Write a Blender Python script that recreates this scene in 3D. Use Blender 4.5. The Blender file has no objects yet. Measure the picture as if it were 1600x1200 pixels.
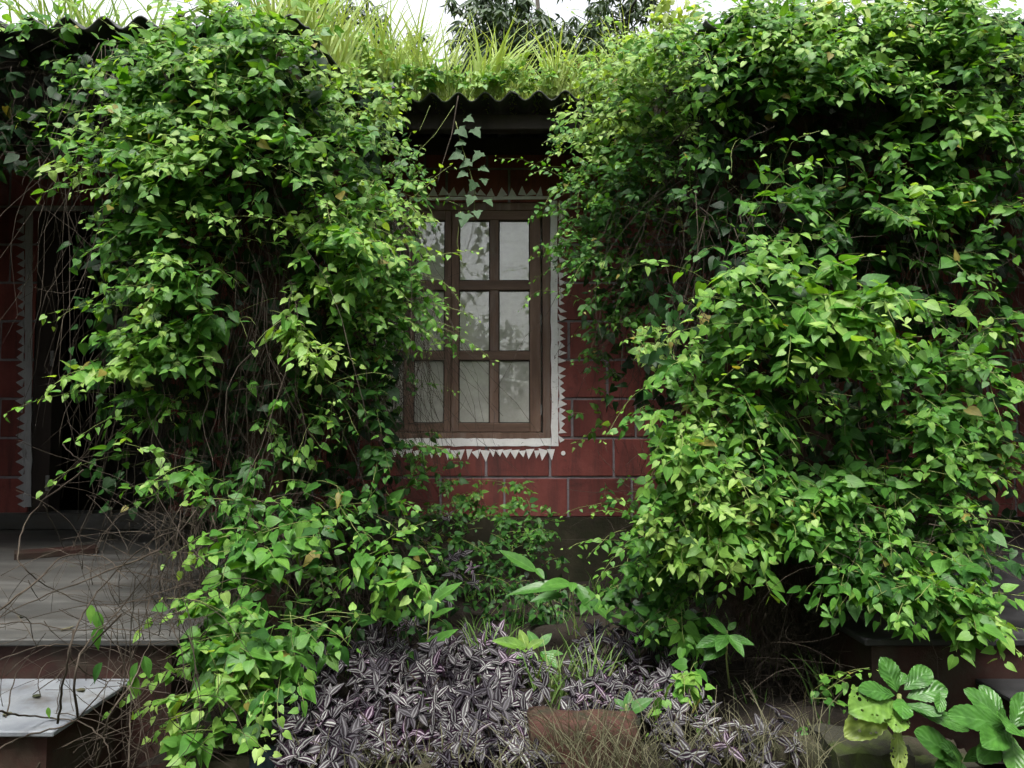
import bpy, bmesh, math, random
import numpy as np
from mathutils import Vector, Matrix
random.seed(7)
R = np.random.default_rng(11)
scene = bpy.context.scene
COL = scene.collection

# ------------------------------------------------------------------ camera, sky, sun, exposure
EYE = Vector((0.0, 0.0, 0.64)); PITCH = math.radians(3.5); FPX = 1163.0
cam_d = bpy.data.cameras.new('camera'); cam = bpy.data.objects.new('camera', cam_d); COL.objects.link(cam)
cam.location = EYE; cam.rotation_euler = (math.pi/2 + PITCH, 0, 0)
cam_d.sensor_width = 36.0; cam_d.lens = FPX/1600*36.0; cam_d.clip_start = 0.05; cam_d.clip_end = 600
scene.camera = cam

SUN_EL, SUN_AZ = math.radians(66), math.radians(192)     # azimuth from +Y clockwise: high, behind the camera
world = bpy.data.worlds.new('World'); scene.world = world; world.use_nodes = True
wn, wl = world.node_tree.nodes, world.node_tree.links
wn.clear()
sky = wn.new('ShaderNodeTexSky'); sky.sky_type = 'NISHITA'; sky.sun_disc = False
sky.sun_elevation = SUN_EL; sky.sun_rotation = SUN_AZ; sky.dust_density = 3.0; sky.air_density = 1.6; sky.ozone_density = 1.0
hsv = wn.new('ShaderNodeHueSaturation'); hsv.inputs['Saturation'].default_value = 0.16
bg = wn.new('ShaderNodeBackground'); bg.inputs['Strength'].default_value = 0.072
wo = wn.new('ShaderNodeOutputWorld')
wl.new(sky.outputs[0], hsv.inputs['Color']); wl.new(hsv.outputs[0], bg.inputs[0]); wl.new(bg.outputs[0], wo.inputs[0])
sun_d = bpy.data.lights.new('sun', 'SUN'); sun_d.energy = 1.5; sun_d.angle = math.radians(22); sun_d.color = (1.0, 0.97, 0.91)
sun = bpy.data.objects.new('sun', sun_d); COL.objects.link(sun)
sdir = Vector((math.sin(SUN_AZ)*math.cos(SUN_EL), math.cos(SUN_AZ)*math.cos(SUN_EL), math.sin(SUN_EL)))
sun.rotation_euler = sdir.to_track_quat('Z', 'Y').to_euler(); sun.location = (0, -3, 9)
vs = scene.view_settings
vs.view_transform = 'Standard'; vs.look = 'None'; vs.gamma = 1.0; vs.use_curve_mapping = False
vs.exposure = 2.3
cy = scene.cycles
cy.max_bounces = 4; cy.diffuse_bounces = 2; cy.glossy_bounces = 2; cy.transmission_bounces = 2; cy.transparent_max_bounces = 12
cy.use_denoising = True; cy.adaptive_threshold = 0.05; cy.sample_clamp_indirect = 4.0; cy.caustics_reflective = False; cy.caustics_refractive = False

# ------------------------------------------------------------------ helpers
CP, SP = math.cos(PITCH), math.sin(PITCH)
def at(px, py, Y):
    """the point of the plane y = Y that the photograph shows at pixel px, py"""
    a = (px-800)/FPX; b = (600-py)/FPX
    dy = CP - b*SP; t = Y/dy
    return Vector((a*t, Y, EYE.z + t*(SP + b*CP)))
def tag(o, label=None, cat=None, group=None, kind=None):
    if label: o['label'] = label
    if cat: o['category'] = cat
    if group: o['group'] = group
    if kind: o['kind'] = kind
    return o
def empty(name, loc, label, cat, group=None):
    o = bpy.data.objects.new(name, None); o['kind'] = 'thing'; COL.objects.link(o); o.location = loc; o.empty_display_size = 0.1
    return tag(o, label, cat, group)
def wloc(o):
    v = Vector((0, 0, 0))
    while o is not None:
        v += o.location; o = o.parent
    return v
def link(name, me, parent=None, mat=None, M=None):
    """mesh with vertices in world space (or matrix M) -> object, child of parent"""
    o = bpy.data.objects.new(name, me); COL.objects.link(o)
    if mat is not None and not me.materials: me.materials.append(mat)
    M = M if M is not None else Matrix.Identity(4)
    if parent is not None:
        o.parent = parent; M = Matrix.Translation(-wloc(parent)) @ M
    o.matrix_local = M
    return o
def pymesh(name, V, F, smooth=False):
    me = bpy.data.meshes.new(name); me.from_pydata([tuple(v) for v in V], [], F); me.update()
    if smooth: me.polygons.foreach_set('use_smooth', np.ones(len(F), bool))
    return me
def trimesh(name, V, F, lf=None, smooth=True):
    V = np.asarray(V, np.float32).reshape(-1, 3); F = np.asarray(F, np.int32).reshape(-1, 3)
    me = bpy.data.meshes.new(name)
    me.vertices.add(len(V)); me.vertices.foreach_set('co', V.ravel())
    me.loops.add(F.size); me.loops.foreach_set('vertex_index', F.ravel())
    me.polygons.add(len(F)); me.polygons.foreach_set('loop_start', np.arange(0, F.size, 3, dtype=np.int32))
    me.update(calc_edges=True)
    if smooth: me.polygons.foreach_set('use_smooth', np.ones(len(F), bool))
    if lf is not None:
        a = me.attributes.new('lf', 'FLOAT_VECTOR', 'POINT'); a.data.foreach_set('vector', np.asarray(lf, np.float32).ravel())
    me.update()
    return me
class MB:
    """collects boxes and tubes in one mesh"""
    def __init__(s): s.V = []; s.F = []
    def box(s, x0, x1, y0, y1, z0, z1, bev=0.0):
        bm = bmesh.new(); bmesh.ops.create_cube(bm, size=1)
        for v in bm.verts:
            v.co = Vector(((x0+x1)/2+v.co.x*(x1-x0), (y0+y1)/2+v.co.y*(y1-y0), (z0+z1)/2+v.co.z*(z1-z0)))
        if bev: bmesh.ops.bevel(bm, geom=bm.edges[:], offset=bev, segments=1, affect='EDGES')
        n = len(s.V); bm.verts.ensure_lookup_table()
        s.V += [tuple(v.co) for v in bm.verts]; s.F += [tuple(n+v.index for v in f.verts) for f in bm.faces]; bm.free()
        return s
    def poly(s, pts, faces):
        n = len(s.V); s.V += [tuple(p) for p in pts]; s.F += [tuple(n+i for i in f) for f in faces]; return s
    def tube(s, pts, r0, r1, sides=6):
        V, F = tube(pts, r0, r1, sides); n = len(s.V)
        s.V += [tuple(v) for v in V]; s.F += [tuple(int(i)+n for i in f) for f in F]; return s
    def build(s, name, mat, parent=None, smooth=False):
        return link(name, pymesh(name, s.V, s.F, smooth), parent, mat)
_ring = {}
def tube(pts, r0, r1, sides=4):
    P = np.asarray(pts, float); n = len(P)
    T = np.gradient(P, axis=0); T /= np.linalg.norm(T, axis=1, keepdims=True)+1e-9
    ref = np.array([0.31, 0.9, 0.3]); A = np.cross(T, ref); A /= np.linalg.norm(A, axis=1, keepdims=True)+1e-9
    B = np.cross(T, A)
    r = np.linspace(r0, r1, n)[:, None, None]
    an = np.linspace(0, 2*np.pi, sides, endpoint=False)
    V = P[:, None, :] + r*(np.cos(an)[None, :, None]*A[:, None, :] + np.sin(an)[None, :, None]*B[:, None, :])
    key = (n, sides)
    if key not in _ring:
        F = []
        for i in range(n-1):
            for j in range(sides):
                a, b = i*sides+j, i*sides+(j+1) % sides; c, d = a+sides, b+sides
                F += [(a, b, d), (a, d, c)]
        for j in range(1, sides-1): F += [(0, j+1, j), ((n-1)*sides, (n-1)*sides+j, (n-1)*sides+j+1)]
        _ring[key] = np.array(F, np.int32)
    return V.reshape(-1, 3), _ring[key]
class TB:
    """many tubes, triangles only"""
    def __init__(s): s.V = []; s.F = []; s.n = 0
    def add(s, pts, r0, r1, sides=3):
        V, F = tube(pts, r0, r1, sides); s.V.append(V); s.F.append(F+s.n); s.n += len(V)
    def build(s, name, mat, parent=None, kind='stuff'):
        if not s.V: return None
        o = link(name, trimesh(name, np.concatenate(s.V), np.concatenate(s.F)), parent, mat)
        if kind: o['kind'] = kind
        return o
def nrm(v): return v/(np.linalg.norm(v)+1e-9)

# ------------------------------------------------------------------ materials
def mat(name):
    m = bpy.data.materials.new(name); m.use_nodes = True; nt = m.node_tree
    b = nt.nodes['Principled BSDF']
    return m, nt, b
def N(nt, t, **kw):
    n = nt.nodes.new(t)
    for k, v in kw.items():
        if k in n.inputs: n.inputs[k].default_value = v
        else: setattr(n, k, v)
    return n
def ramp(nt, src, stops, interp='LINEAR'):
    r = nt.nodes.new('ShaderNodeValToRGB'); r.color_ramp.interpolation = interp
    e = r.color_ramp.elements
    while len(e) < len(stops): e.new(0.5)
    for i, (p, c) in enumerate(stops):
        e[i].position = p; e[i].color = (*c, 1) if len(c) == 3 else c
    nt.links.new(src, r.inputs[0]); return r.outputs[0]
def noise(nt, scale, detail=6, rough=0.6, vec=None, dist=0.0):
    n = N(nt, 'ShaderNodeTexNoise', Scale=scale, Detail=detail, Roughness=rough, Distortion=dist)
    if vec is None:
        g = nt.nodes.new('ShaderNodeNewGeometry'); vec = g.outputs['Position']
    nt.links.new(vec, n.inputs['Vector']); return n.outputs[0]
def bump(nt, b, h, strength=0.3, dist=0.01):
    bp = N(nt, 'ShaderNodeBump', Strength=strength, Distance=dist)
    nt.links.new(h, bp.inputs['Height']); nt.links.new(bp.outputs[0], b.inputs['Normal'])
def mixc(nt, fac, a, b, mode='MIX'):
    m = nt.nodes.new('ShaderNodeMix'); m.data_type = 'RGBA'; m.blend_type = mode
    for s, v in ((m.inputs[0], fac), (m.inputs[6], a), (m.inputs[7], b)):
        if hasattr(v, 'default_value') or hasattr(v, 'is_output'): nt.links.new(v, s)
        else: s.default_value = v if isinstance(v, (int, float)) else (*v, 1)
    return m.outputs[2]
def scaled_pos(nt, s):
    g = nt.nodes.new('ShaderNodeNewGeometry'); v = nt.nodes.new('ShaderNodeVectorMath'); v.operation = 'MULTIPLY'
    v.inputs[1].default_value = s; nt.links.new(g.outputs['Position'], v.inputs[0]); return v.outputs[0]
def surf(name, stops, scale=6, rough=0.8, bscale=60, bstr=0.3, bdist=0.004, dirt=None, stretch=None, spec=0.3, objrand=0.0, streak=None):
    """noise-coloured surface with fine relief; dirt = (colour, scale, lo, hi)"""
    m, nt, b = mat(name)
    vec = scaled_pos(nt, stretch) if stretch else None
    c = ramp(nt, noise(nt, scale, 8, 0.65, vec), stops)
    if dirt:
        f = ramp(nt, noise(nt, dirt[1], 8, 0.7, vec, 0.4), [(dirt[2], (0, 0, 0)), (dirt[3], (1, 1, 1))])
        c = mixc(nt, f, c, dirt[0])
    if streak:
        sv = scaled_pos(nt, (1, 1, .11))
        f = ramp(nt, noise(nt, streak[1], 7, 0.7, sv, 0.3), [(streak[2], (0, 0, 0)), (streak[3], (1, 1, 1))])
        c = mixc(nt, f, c, streak[0])
        f2 = ramp(nt, noise(nt, 55, 5, 0.7), [(0.66, (0, 0, 0)), (0.71, (1, 1, 1))])
        c = mixc(nt, f2, c, (0.16, 0.075, 0.065))
    if objrand:
        oi = nt.nodes.new('ShaderNodeObjectInfo')
        mr = N(nt, 'ShaderNodeMapRange'); nt.links.new(oi.outputs['Random'], mr.inputs[0])
        mr.inputs[3].default_value = 1-objrand; mr.inputs[4].default_value = 1+objrand
        h = nt.nodes.new('ShaderNodeHueSaturation'); nt.links.new(mr.outputs[0], h.inputs['Value']); nt.links.new(c, h.inputs['Color']); c = h.outputs[0]
    nt.links.new(c, b.inputs['Base Color'])
    b.inputs['Roughness'].default_value = rough; b.inputs['Specular IOR Level'].default_value = spec
    bump(nt, b, noise(nt, bscale, 6, 0.7, vec), bstr, bdist)
    return m
def leafmat(name, stops, rough=0.5, trans=0.38, tint=(1.25, 1.2, 0.35), spec=0.35, midrib=0.35, stripes=None, holes=0.0, under=None, veins=True, vb=0.14):
    """attribute lf = (age 0..1, distance from midrib 0..1, place along the leaf 0..1)"""
    m, nt, b = mat(name); L = nt.links
    a = N(nt, 'ShaderNodeAttribute', attribute_name='lf'); s = nt.nodes.new('ShaderNodeSeparateXYZ'); L.new(a.outputs['Vector'], s.inputs[0])
    if stripes:
        c = ramp(nt, s.outputs[1], stripes)
        tone = ramp(nt, s.outputs[0], stops)
        c = mixc(nt, 1.0, c, tone, 'MULTIPLY')
    else:
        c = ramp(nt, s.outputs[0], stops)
        mr = ramp(nt, s.outputs[1], [(0.0, (1, 1, 1)), (0.10, (0, 0, 0))])
        ml = N(nt, 'ShaderNodeMath', operation='MULTIPLY'); ml.inputs[1].default_value = midrib; L.new(mr, ml.inputs[0])
        hs = N(nt, 'ShaderNodeHueSaturation', Value=1.7, Saturation=0.85); L.new(c, hs.inputs['Color'])
        c = mixc(nt, ml.outputs[0], c, hs.outputs[0])
    if veins:
        pv = ramp(nt, noise(nt, 38, 1, 0.6), [(0.3, (0.78, 0.80, 0.78)), (0.7, (1.12, 1.1, 1.1))])
        c = mixc(nt, 1.0, c, pv, 'MULTIPLY')
    if under:
        g = nt.nodes.new('ShaderNodeNewGeometry'); c = mixc(nt, g.outputs['Backfacing'], c, under)
    L.new(c, b.inputs['Base Color'])
    b.inputs['Roughness'].default_value = rough; b.inputs['Specular IOR Level'].default_value = spec
    if veins:
        if vb > .2:
            bl_ = ramp(nt, noise(nt, 22, 5, 0.7), [(0.35, (0.62, 0.66, 0.6)), (0.6, (1.1, 1.08, 1.0)), (0.8, (1.3, 1.2, 0.9))]); L.new(mixc(nt, 1.0, c, bl_, 'MULTIPLY'), b.inputs['Base Color'])
        # side veins running forward from the midrib
        vm = N(nt, 'ShaderNodeMath', operation='MULTIPLY_ADD'); L.new(s.outputs[1], vm.inputs[0]); vm.inputs[1].default_value = -0.35; L.new(s.outputs[2], vm.inputs[2])
        w = N(nt, 'ShaderNodeMath', operation='MULTIPLY'); L.new(vm.outputs[0], w.inputs[0]); w.inputs[1].default_value = 38
        sn = N(nt, 'ShaderNodeMath', operation='SINE'); L.new(w.outputs[0], sn.inputs[0])
        bump(nt, b, sn.outputs[0], vb, 0.0012)
    t = nt.nodes.new('ShaderNodeBsdfTranslucent'); tc = mixc(nt, 1.0, c, tint, 'MULTIPLY'); L.new(tc, t.inputs[0])
    mx = nt.nodes.new('ShaderNodeMixShader'); mx.inputs[0].default_value = trans
    L.new(b.outputs[0], mx.inputs[1]); L.new(t.outputs[0], mx.inputs[2])
    out = nt.nodes['Material Output']; sh = mx.outputs[0]
    if holes:
        tco = nt.nodes.new('ShaderNodeTexCoord')
        vo = N(nt, 'ShaderNodeTexVoronoi', Scale=11.0); vo.inputs['Randomness'].default_value = 1.0
        L.new(tco.outputs['Object'], vo.inputs['Vector'])
        nz = N(nt, 'ShaderNodeTexNoise', Scale=2.2, Detail=2.0); L.new(tco.outputs['Object'], nz.inputs['Vector'])
        th = N(nt, 'ShaderNodeMapRange'); L.new(nz.outputs[0], th.inputs[0])
        th.inputs[1].default_value = 0.42; th.inputs[2].default_value = 0.60; th.inputs[3].default_value = 0.0; th.inputs[4].default_value = holes
        lt = N(nt, 'ShaderNodeMath', operation='LESS_THAN'); L.new(vo.outputs['Distance'], lt.inputs[0]); L.new(th.outputs[0], lt.inputs[1])
        tr = nt.nodes.new('ShaderNodeBsdfTransparent'); m2 = nt.nodes.new('ShaderNodeMixShader')
        L.new(lt.outputs[0], m2.inputs[0]); L.new(sh, m2.inputs[1]); L.new(tr.outputs[0], m2.inputs[2]); sh = m2.outputs[0]
    L.new(sh, out.inputs['Surface'])
    return m

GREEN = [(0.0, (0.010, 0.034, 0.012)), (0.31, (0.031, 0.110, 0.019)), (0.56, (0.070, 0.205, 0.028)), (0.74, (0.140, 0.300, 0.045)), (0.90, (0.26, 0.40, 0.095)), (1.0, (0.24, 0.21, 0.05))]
M = {}
M['leaf'] = leafmat('vine_leaf', GREEN, trans=0.44, rough=.48, spec=.33)
M['ivy'] = leafmat('dark_ivy_leaf', [(0, (0.02, 0.055, 0.03)), (1, (0.07, 0.13, 0.05))], rough=0.6, trans=0.25, spec=.2)
M['broad'] = leafmat('succulent_leaf', [(0, (0.022, 0.080, 0.016)), (0.6, (0.058, 0.17, 0.028)), (1, (0.21, 0.28, 0.05))], rough=0.4, trans=0.22, spec=0.4, midrib=0.5, vb=.45)
M['holed'] = leafmat('eaten_leaf', [(0, (0.04, 0.13, 0.02)), (0.6, (0.075, 0.20, 0.032)), (1, (0.22, 0.27, 0.06))], rough=0.45, trans=0.25, midrib=0.5, holes=0.42, vb=.45)
M['lance'] = leafmat('lance_leaf', [(0, (0.028, 0.095, 0.02)), (1, (0.085, 0.22, 0.035))], rough=0.4, trans=0.3, midrib=0.5)
M['striped'] = leafmat('striped_leaf', [(0, (0.16, 0.14, 0.18)), (0.5, (0.52, 0.52, 0.52)), (0.75, (0.85, 0.86, 0.83)), (1, (0.72, 0.42, 0.72))], rough=0.5, trans=0.06, tint=(1.1, 0.6, 1.0), spec=0.2,
    stripes=[(0.0, (0.024, 0.010, 0.022)), (0.20, (0.016, 0.009, 0.016)), (0.31, (0.21, 0.215, 0.21)), (0.53, (0.31, 0.315, 0.305)), (0.64, (0.016, 0.010, 0.016)), (1.0, (0.032, 0.010, 0.030))], under=(0.045, 0.010, 0.038), veins=False)
M['grass'] = leafmat('roof_grass', [(0, (0.09, 0.19, 0.035)), (0.5, (0.23, 0.36, 0.085)), (1, (0.40, 0.48, 0.18))], rough=0.55, trans=0.45, midrib=0.2, veins=False)
M['bedgrass'] = leafmat('bed_grass', [(0, (0.05, 0.12, 0.02)), (0.6, (0.11, 0.20, 0.05)), (1, (0.30, 0.30, 0.16))], rough=0.55, trans=0.35, midrib=0.2, veins=False)
M['drygrass'] = leafmat('dry_grass', [(0, (0.03, 0.036, 0.015)), (1, (0.19, 0.175, 0.11))], rough=0.8, trans=0.2, midrib=0.0, veins=False)
M['tree'] = leafmat('tree_leaf', [(0, (0.014, 0.032, 0.012)), (1, (0.045, 0.08, 0.028))], rough=0.5, trans=0.2, midrib=0.0, veins=False)
M['wood_leaf'] = leafmat('woodland_leaf', [(0, (0.02, 0.05, 0.016)), (1, (0.07, 0.13, 0.035))], rough=0.6, trans=0.2, midrib=0.0, veins=False)
M['twig'] = surf('dry_stem', [(0.2, (0.015, 0.011, 0.008)), (0.55, (0.048, 0.037, 0.027)), (0.85, (0.17, 0.14, 0.105))], scale=9, rough=0.9, bscale=140, bstr=0.2)
M['shoot'] = surf('green_shoot', [(0.3, (0.10, 0.15, 0.035)), (0.7, (0.20, 0.22, 0.075))], scale=10, rough=0.6)
M['bark'] = surf('bark', [(0.3, (0.02, 0.017, 0.014)), (0.7, (0.06, 0.052, 0.042))], scale=12, rough=0.95, bscale=40, bstr=0.7, bdist=0.02, stretch=(1, 1, 0.25))
M['block'] = surf('red_painted_block', [(0.25, (0.110, 0.027, 0.023)), (0.5, (0.165, 0.043, 0.037)), (0.8, (0.215, 0.065, 0.055))], scale=5, rough=0.72, bscale=45, bstr=0.5, bdist=0.004, dirt=((0.055, 0.026, 0.022), 9, 0.56, 0.80), objrand=0.22, streak=((0.05, 0.024, 0.022), 13, 0.48, 0.78))
M['mortar'] = surf('grey_mortar', [(0.3, (0.13, 0.12, 0.13)), (0.7, (0.24, 0.22, 0.235))], scale=16, rough=0.9, bscale=120, bstr=0.4)
M['plinth'] = surf('mossy_plinth', [(0.25, (0.012, 0.011, 0.007)), (0.5, (0.027, 0.023, 0.014)), (0.75, (0.05, 0.044, 0.027))], scale=5, rough=0.95, bscale=35, bstr=0.6, bdist=0.01, dirt=((0.018, 0.024, 0.008), 4, 0.5, 0.72))
M['white'] = surf('worn_white_paint', [(0.3, (0.70, 0.69, 0.69)), (0.7, (0.85, 0.84, 0.84))], scale=14, rough=0.8, bscale=90, bstr=0.4, bdist=0.003, dirt=((0.16, 0.12, 0.115), 42, 0.60, 0.68))
M['zigzag'] = surf('zigzag_paint', [(0.3, (0.62, 0.60, 0.60)), (0.7, (0.82, 0.80, 0.80))], scale=18, rough=0.8, dirt=((0.28, 0.14, 0.13), 30, 0.62, 0.74))
M['greywhite'] = surf('weathered_grey_paint', [(0.3, (0.24, 0.24, 0.25)), (0.7, (0.42, 0.42, 0.43))], scale=10, rough=0.85, dirt=((0.10, 0.09, 0.09), 25, 0.55, 0.75), stretch=(1, 1, 0.3))
M['wood'] = surf('brown_window_wood', [(0.2, (0.055, 0.032, 0.023)), (0.5, (0.140, 0.085, 0.062)), (0.8, (0.25, 0.168, 0.13))], scale=14, rough=0.6, bscale=60, bstr=0.4, bdist=0.002, stretch=(1, 1, 0.12), dirt=((0.19, 0.165, 0.155), 7, 0.54, 0.80), objrand=0.12)
M['woodh'] = surf('brown_rail_wood', [(0.2, (0.055, 0.032, 0.023)), (0.5, (0.140, 0.085, 0.062)), (0.8, (0.25, 0.168, 0.13))], scale=14, rough=0.6, bscale=60, bstr=0.4, bdist=0.002, stretch=(0.12, 1, 1), dirt=((0.19, 0.165, 0.155), 7, 0.54, 0.80), objrand=0.12)
M['darkwood'] = surf('dark_wood', [(0.2, (0.012, 0.009, 0.008)), (0.8, (0.04, 0.030, 0.026))], scale=12, rough=0.7, stretch=(1, 1, 0.15))
M['metal'] = surf('hinge_metal', [(0.3, (0.10, 0.10, 0.10)), (0.7, (0.26, 0.26, 0.26))], scale=40, rough=0.5, spec=0.6)
M['roof'] = surf('fibre_cement', [(0.25, (0.035, 0.036, 0.038)), (0.6, (0.085, 0.085, 0.085)), (0.85, (0.13, 0.13, 0.125))], scale=7, rough=0.95, bscale=50, bstr=0.4, dirt=((0.03, 0.045, 0.018), 5, 0.5, 0.7))
M['cement'] = surf('porch_cement', [(0.25, (0.018, 0.018, 0.018)), (0.5, (0.058, 0.058, 0.055)), (0.75, (0.145, 0.142, 0.135))], scale=4.5, rough=0.55, bscale=40, bstr=0.25, stretch=(0.35, 1.6, 1), dirt=((0.055, 0.050, 0.044), 5.5, 0.50, 0.66))
M['tread'] = surf('pale_step_slab', [(0.3, (0.10, 0.11, 0.13)), (0.7, (0.22, 0.235, 0.25))], scale=7, rough=0.5, bscale=60, bstr=0.2, dirt=((0.10, 0.095, 0.09), 9, 0.50, 0.68))
M['darktread'] = surf('dark_step_slab', [(0.3, (0.012, 0.012, 0.013)), (0.7, (0.038, 0.038, 0.04))], scale=8, rough=0.5, bscale=60, bstr=0.2)
M['riser'] = surf('red_oxide_riser', [(0.25, (0.012, 0.007, 0.005)), (0.6, (0.036, 0.012, 0.009)), (0.85, (0.066, 0.022, 0.017))], scale=6, rough=0.8, bscale=40, bstr=0.5, bdist=0.006, dirt=((0.035, 0.030, 0.020), 5, 0.45, 0.65))
M['brick'] = surf('weathered_red_brick', [(0.25, (0.022, 0.011, 0.008)), (0.55, (0.062, 0.024, 0.017)), (0.85, (0.12, 0.052, 0.038))], scale=9, rough=0.85, bscale=40, bstr=0.6, bdist=0.006, dirt=((0.018, 0.020, 0.010), 9, 0.44, 0.62), objrand=0.2)
M['stone'] = surf('mossy_stone', [(0.25, (0.010, 0.010, 0.007)), (0.7, (0.032, 0.03, 0.02))], scale=8, rough=0.95, bscale=30, bstr=0.7, bdist=0.012, dirt=((0.030, 0.042, 0.008), 6, 0.48, 0.62))
M['soil'] = surf('bed_soil', [(0.25, (0.007, 0.005, 0.004)), (0.7, (0.024, 0.018, 0.012))], scale=12, rough=1.0, bscale=30, bstr=0.9, bdist=0.02)
M['ground'] = surf('damp_ground', [(0.3, (0.03, 0.035, 0.016)), (0.7, (0.075, 0.075, 0.04))], scale=2, rough=1.0, bscale=20, bstr=0.8, bdist=0.02)
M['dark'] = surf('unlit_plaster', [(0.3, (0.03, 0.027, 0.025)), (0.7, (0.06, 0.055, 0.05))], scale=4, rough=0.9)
M['curtain'] = surf('curtain_cloth', [(0.3, (0.58, 0.58, 0.55)), (0.52, (0.70, 0.70, 0.67)), (0.75, (0.62, 0.55, 0.36))], scale=1.6, rough=0.9, bscale=200, bstr=0.2, stretch=(2.2, 1, 0.35))
M['post'] = surf('dark_teal_post', [(0.3, (0.003, 0.007, 0.008)), (0.7, (0.008, 0.014, 0.016))], scale=10, rough=0.95, spec=0.1)
M['flower'] = surf('violet_petal', [(0.3, (0.08, 0.02, 0.16)), (0.7, (0.16, 0.05, 0.28))], scale=10, rough=0.6)
def glass_mat():
    m = bpy.data.materials.new('window_glass'); m.use_nodes = True; nt = m.node_tree; nt.nodes.clear(); L = nt.links
    out = nt.nodes.new('ShaderNodeOutputMaterial'); tr = nt.nodes.new('ShaderNodeBsdfTransparent'); tr.inputs[0].default_value = (0.90, 0.93, 0.91, 1)
    gl = nt.nodes.new('ShaderNodeBsdfGlossy'); gl.inputs['Roughness'].default_value = 0.012; gl.inputs[0].default_value = (1, 1, 1, 1)
    fr = nt.nodes.new('ShaderNodeFresnel'); fr.inputs[0].default_value = 2.05
    bp = N(nt, 'ShaderNodeBump', Strength=0.06, Distance=0.01); L.new(noise(nt, 7, 2, 0.5), bp.inputs['Height'])
    L.new(bp.outputs[0], gl.inputs['Normal'])
    mx = nt.nodes.new('ShaderNodeMixShader'); L.new(fr.outputs[0], mx.inputs[0]); L.new(tr.outputs[0], mx.inputs[1]); L.new(gl.outputs[0], mx.inputs[2])
    # pale diffuse film mixed unevenly over the glass
    df = nt.nodes.new('ShaderNodeBsdfDiffuse'); df.inputs[0].default_value = (0.82, 0.80, 0.73, 1)
    m2 = nt.nodes.new('ShaderNodeMixShader'); L.new(ramp(nt, noise(nt, 5, 6, 0.7), [(0.3, (0.30, 0.30, 0.30)), (0.75, (0.56, 0.56, 0.56))]), m2.inputs[0])
    L.new(mx.outputs[0], m2.inputs[1]); L.new(df.outputs[0], m2.inputs[2]); L.new(m2.outputs[0], out.inputs[0])
    return m
M['glass'] = glass_mat()

# ------------------------------------------------------------------ layout
YW = 4.85                       # wall face
YF = 2.83                       # eave of the two porches
YC = 3.95                       # eave of the middle bay
XL, XR = -0.80, 0.76            # inner ends of the porch roofs
GZ = -0.78                      # ground
BZ = -0.30                      # soil of the bed
ROOF_T = math.tan(math.radians(10.0))
RZ0 = at(190, 34, YF).z
def roof_z(y): return RZ0 + (y-YF)*ROOF_T

def struct(o): o['kind'] = 'structure'; return o
# ground: one sheet to the horizon
gb = MB(); gb.poly([(-300, -300, GZ), (300, -300, GZ), (300, 300, GZ), (-300, 300, GZ)], [(0, 1, 2, 3)])
struct(gb.build('ground', M['ground']))
# soil of the bed, uneven
nx, ny = 40, 40; V = []; F = []
for j in range(ny+1):
    for i in range(nx+1):
        x = -1.06 + 2.55*i/nx - 0.0; y = 2.16 + 2.66*j/ny
        V.append((x, y, BZ + 0.03*math.sin(7*x+3*y) + 0.02*math.sin(13*y-5*x) + random.uniform(-.012, .012)))
for j in range(ny):
    for i in range(nx):
        a = j*(nx+1)+i; F.append((a, a+1, a+nx+2, a+nx+1))
tag(link('soil', pymesh('soil', V, F, True), None, M['soil']), 'dark damp soil of the bed below the window', 'soil', None, 'structure')

# ------------------------------------------------------------------ house wall of red blocks
def sub_rect(rs, o):
    out = []
    for (x0, x1, z0, z1) in rs:
        a0, a1, b0, b1 = o
        if x1 <= a0 or x0 >= a1 or z1 <= b0 or z0 >= b1: out.append((x0, x1, z0, z1)); continue
        if x0 < a0: out.append((x0, a0, z0, z1))
        if x1 > a1: out.append((a1, x1, z0, z1))
        m0, m1 = max(x0, a0), min(x1, a1)
        if z0 < b0: out.append((m0, m1, z0, b0))
        if z1 > b1: out.append((m0, m1, b1, z1))
    return out
wx0, wx1 = at(553, 500, YW).x, at(860, 500, YW).x
wz0, wz1 = at(720, 688, YW).z, at(720, 316, YW).z
dx0, dx1 = at(52, 560, YW).x, at(268, 560, YW).x
dz0, dz1 = at(60, 800, YW).z, at(60, 330, YW).z
WIN = (wx0, wx1, wz0, wz1); DOOR = (dx0, dx1, -1.0, dz1)
ZB = at(800, 808, YW).z
ch = (at(800, 623, YW).z - ZB)/3
bl = at(888, 780, YW).x - at(788, 780, YW).x
ztop = roof_z(YW) - 0.03
wall = empty('house_wall', (0, YW, GZ), 'dark red painted block wall behind the vines, around the window', 'wall')
mb = MB()
for r in sub_rect(sub_rect([(-4.3, 4.3, ZB, ztop)], WIN), DOOR):
    mb.box(r[0], r[1], YW+0.006, YW+0.16, r[2], r[3])
mb.build('mortar', M['mortar'], wall)
mb = MB()
for r in sub_rect([(-4.3, 4.3, GZ, ZB-0.002)], (dx0, dx1, dz0-0.16, 2)): mb.box(r[0], r[1], YW-0.012, YW+0.16, r[2], r[3])
mb.build('plinth', M['plinth'], wall)
joints = [788, 859, 894, 850, 790, 862, 800, 866, 795, 860]
mo = 0.0075
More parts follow.
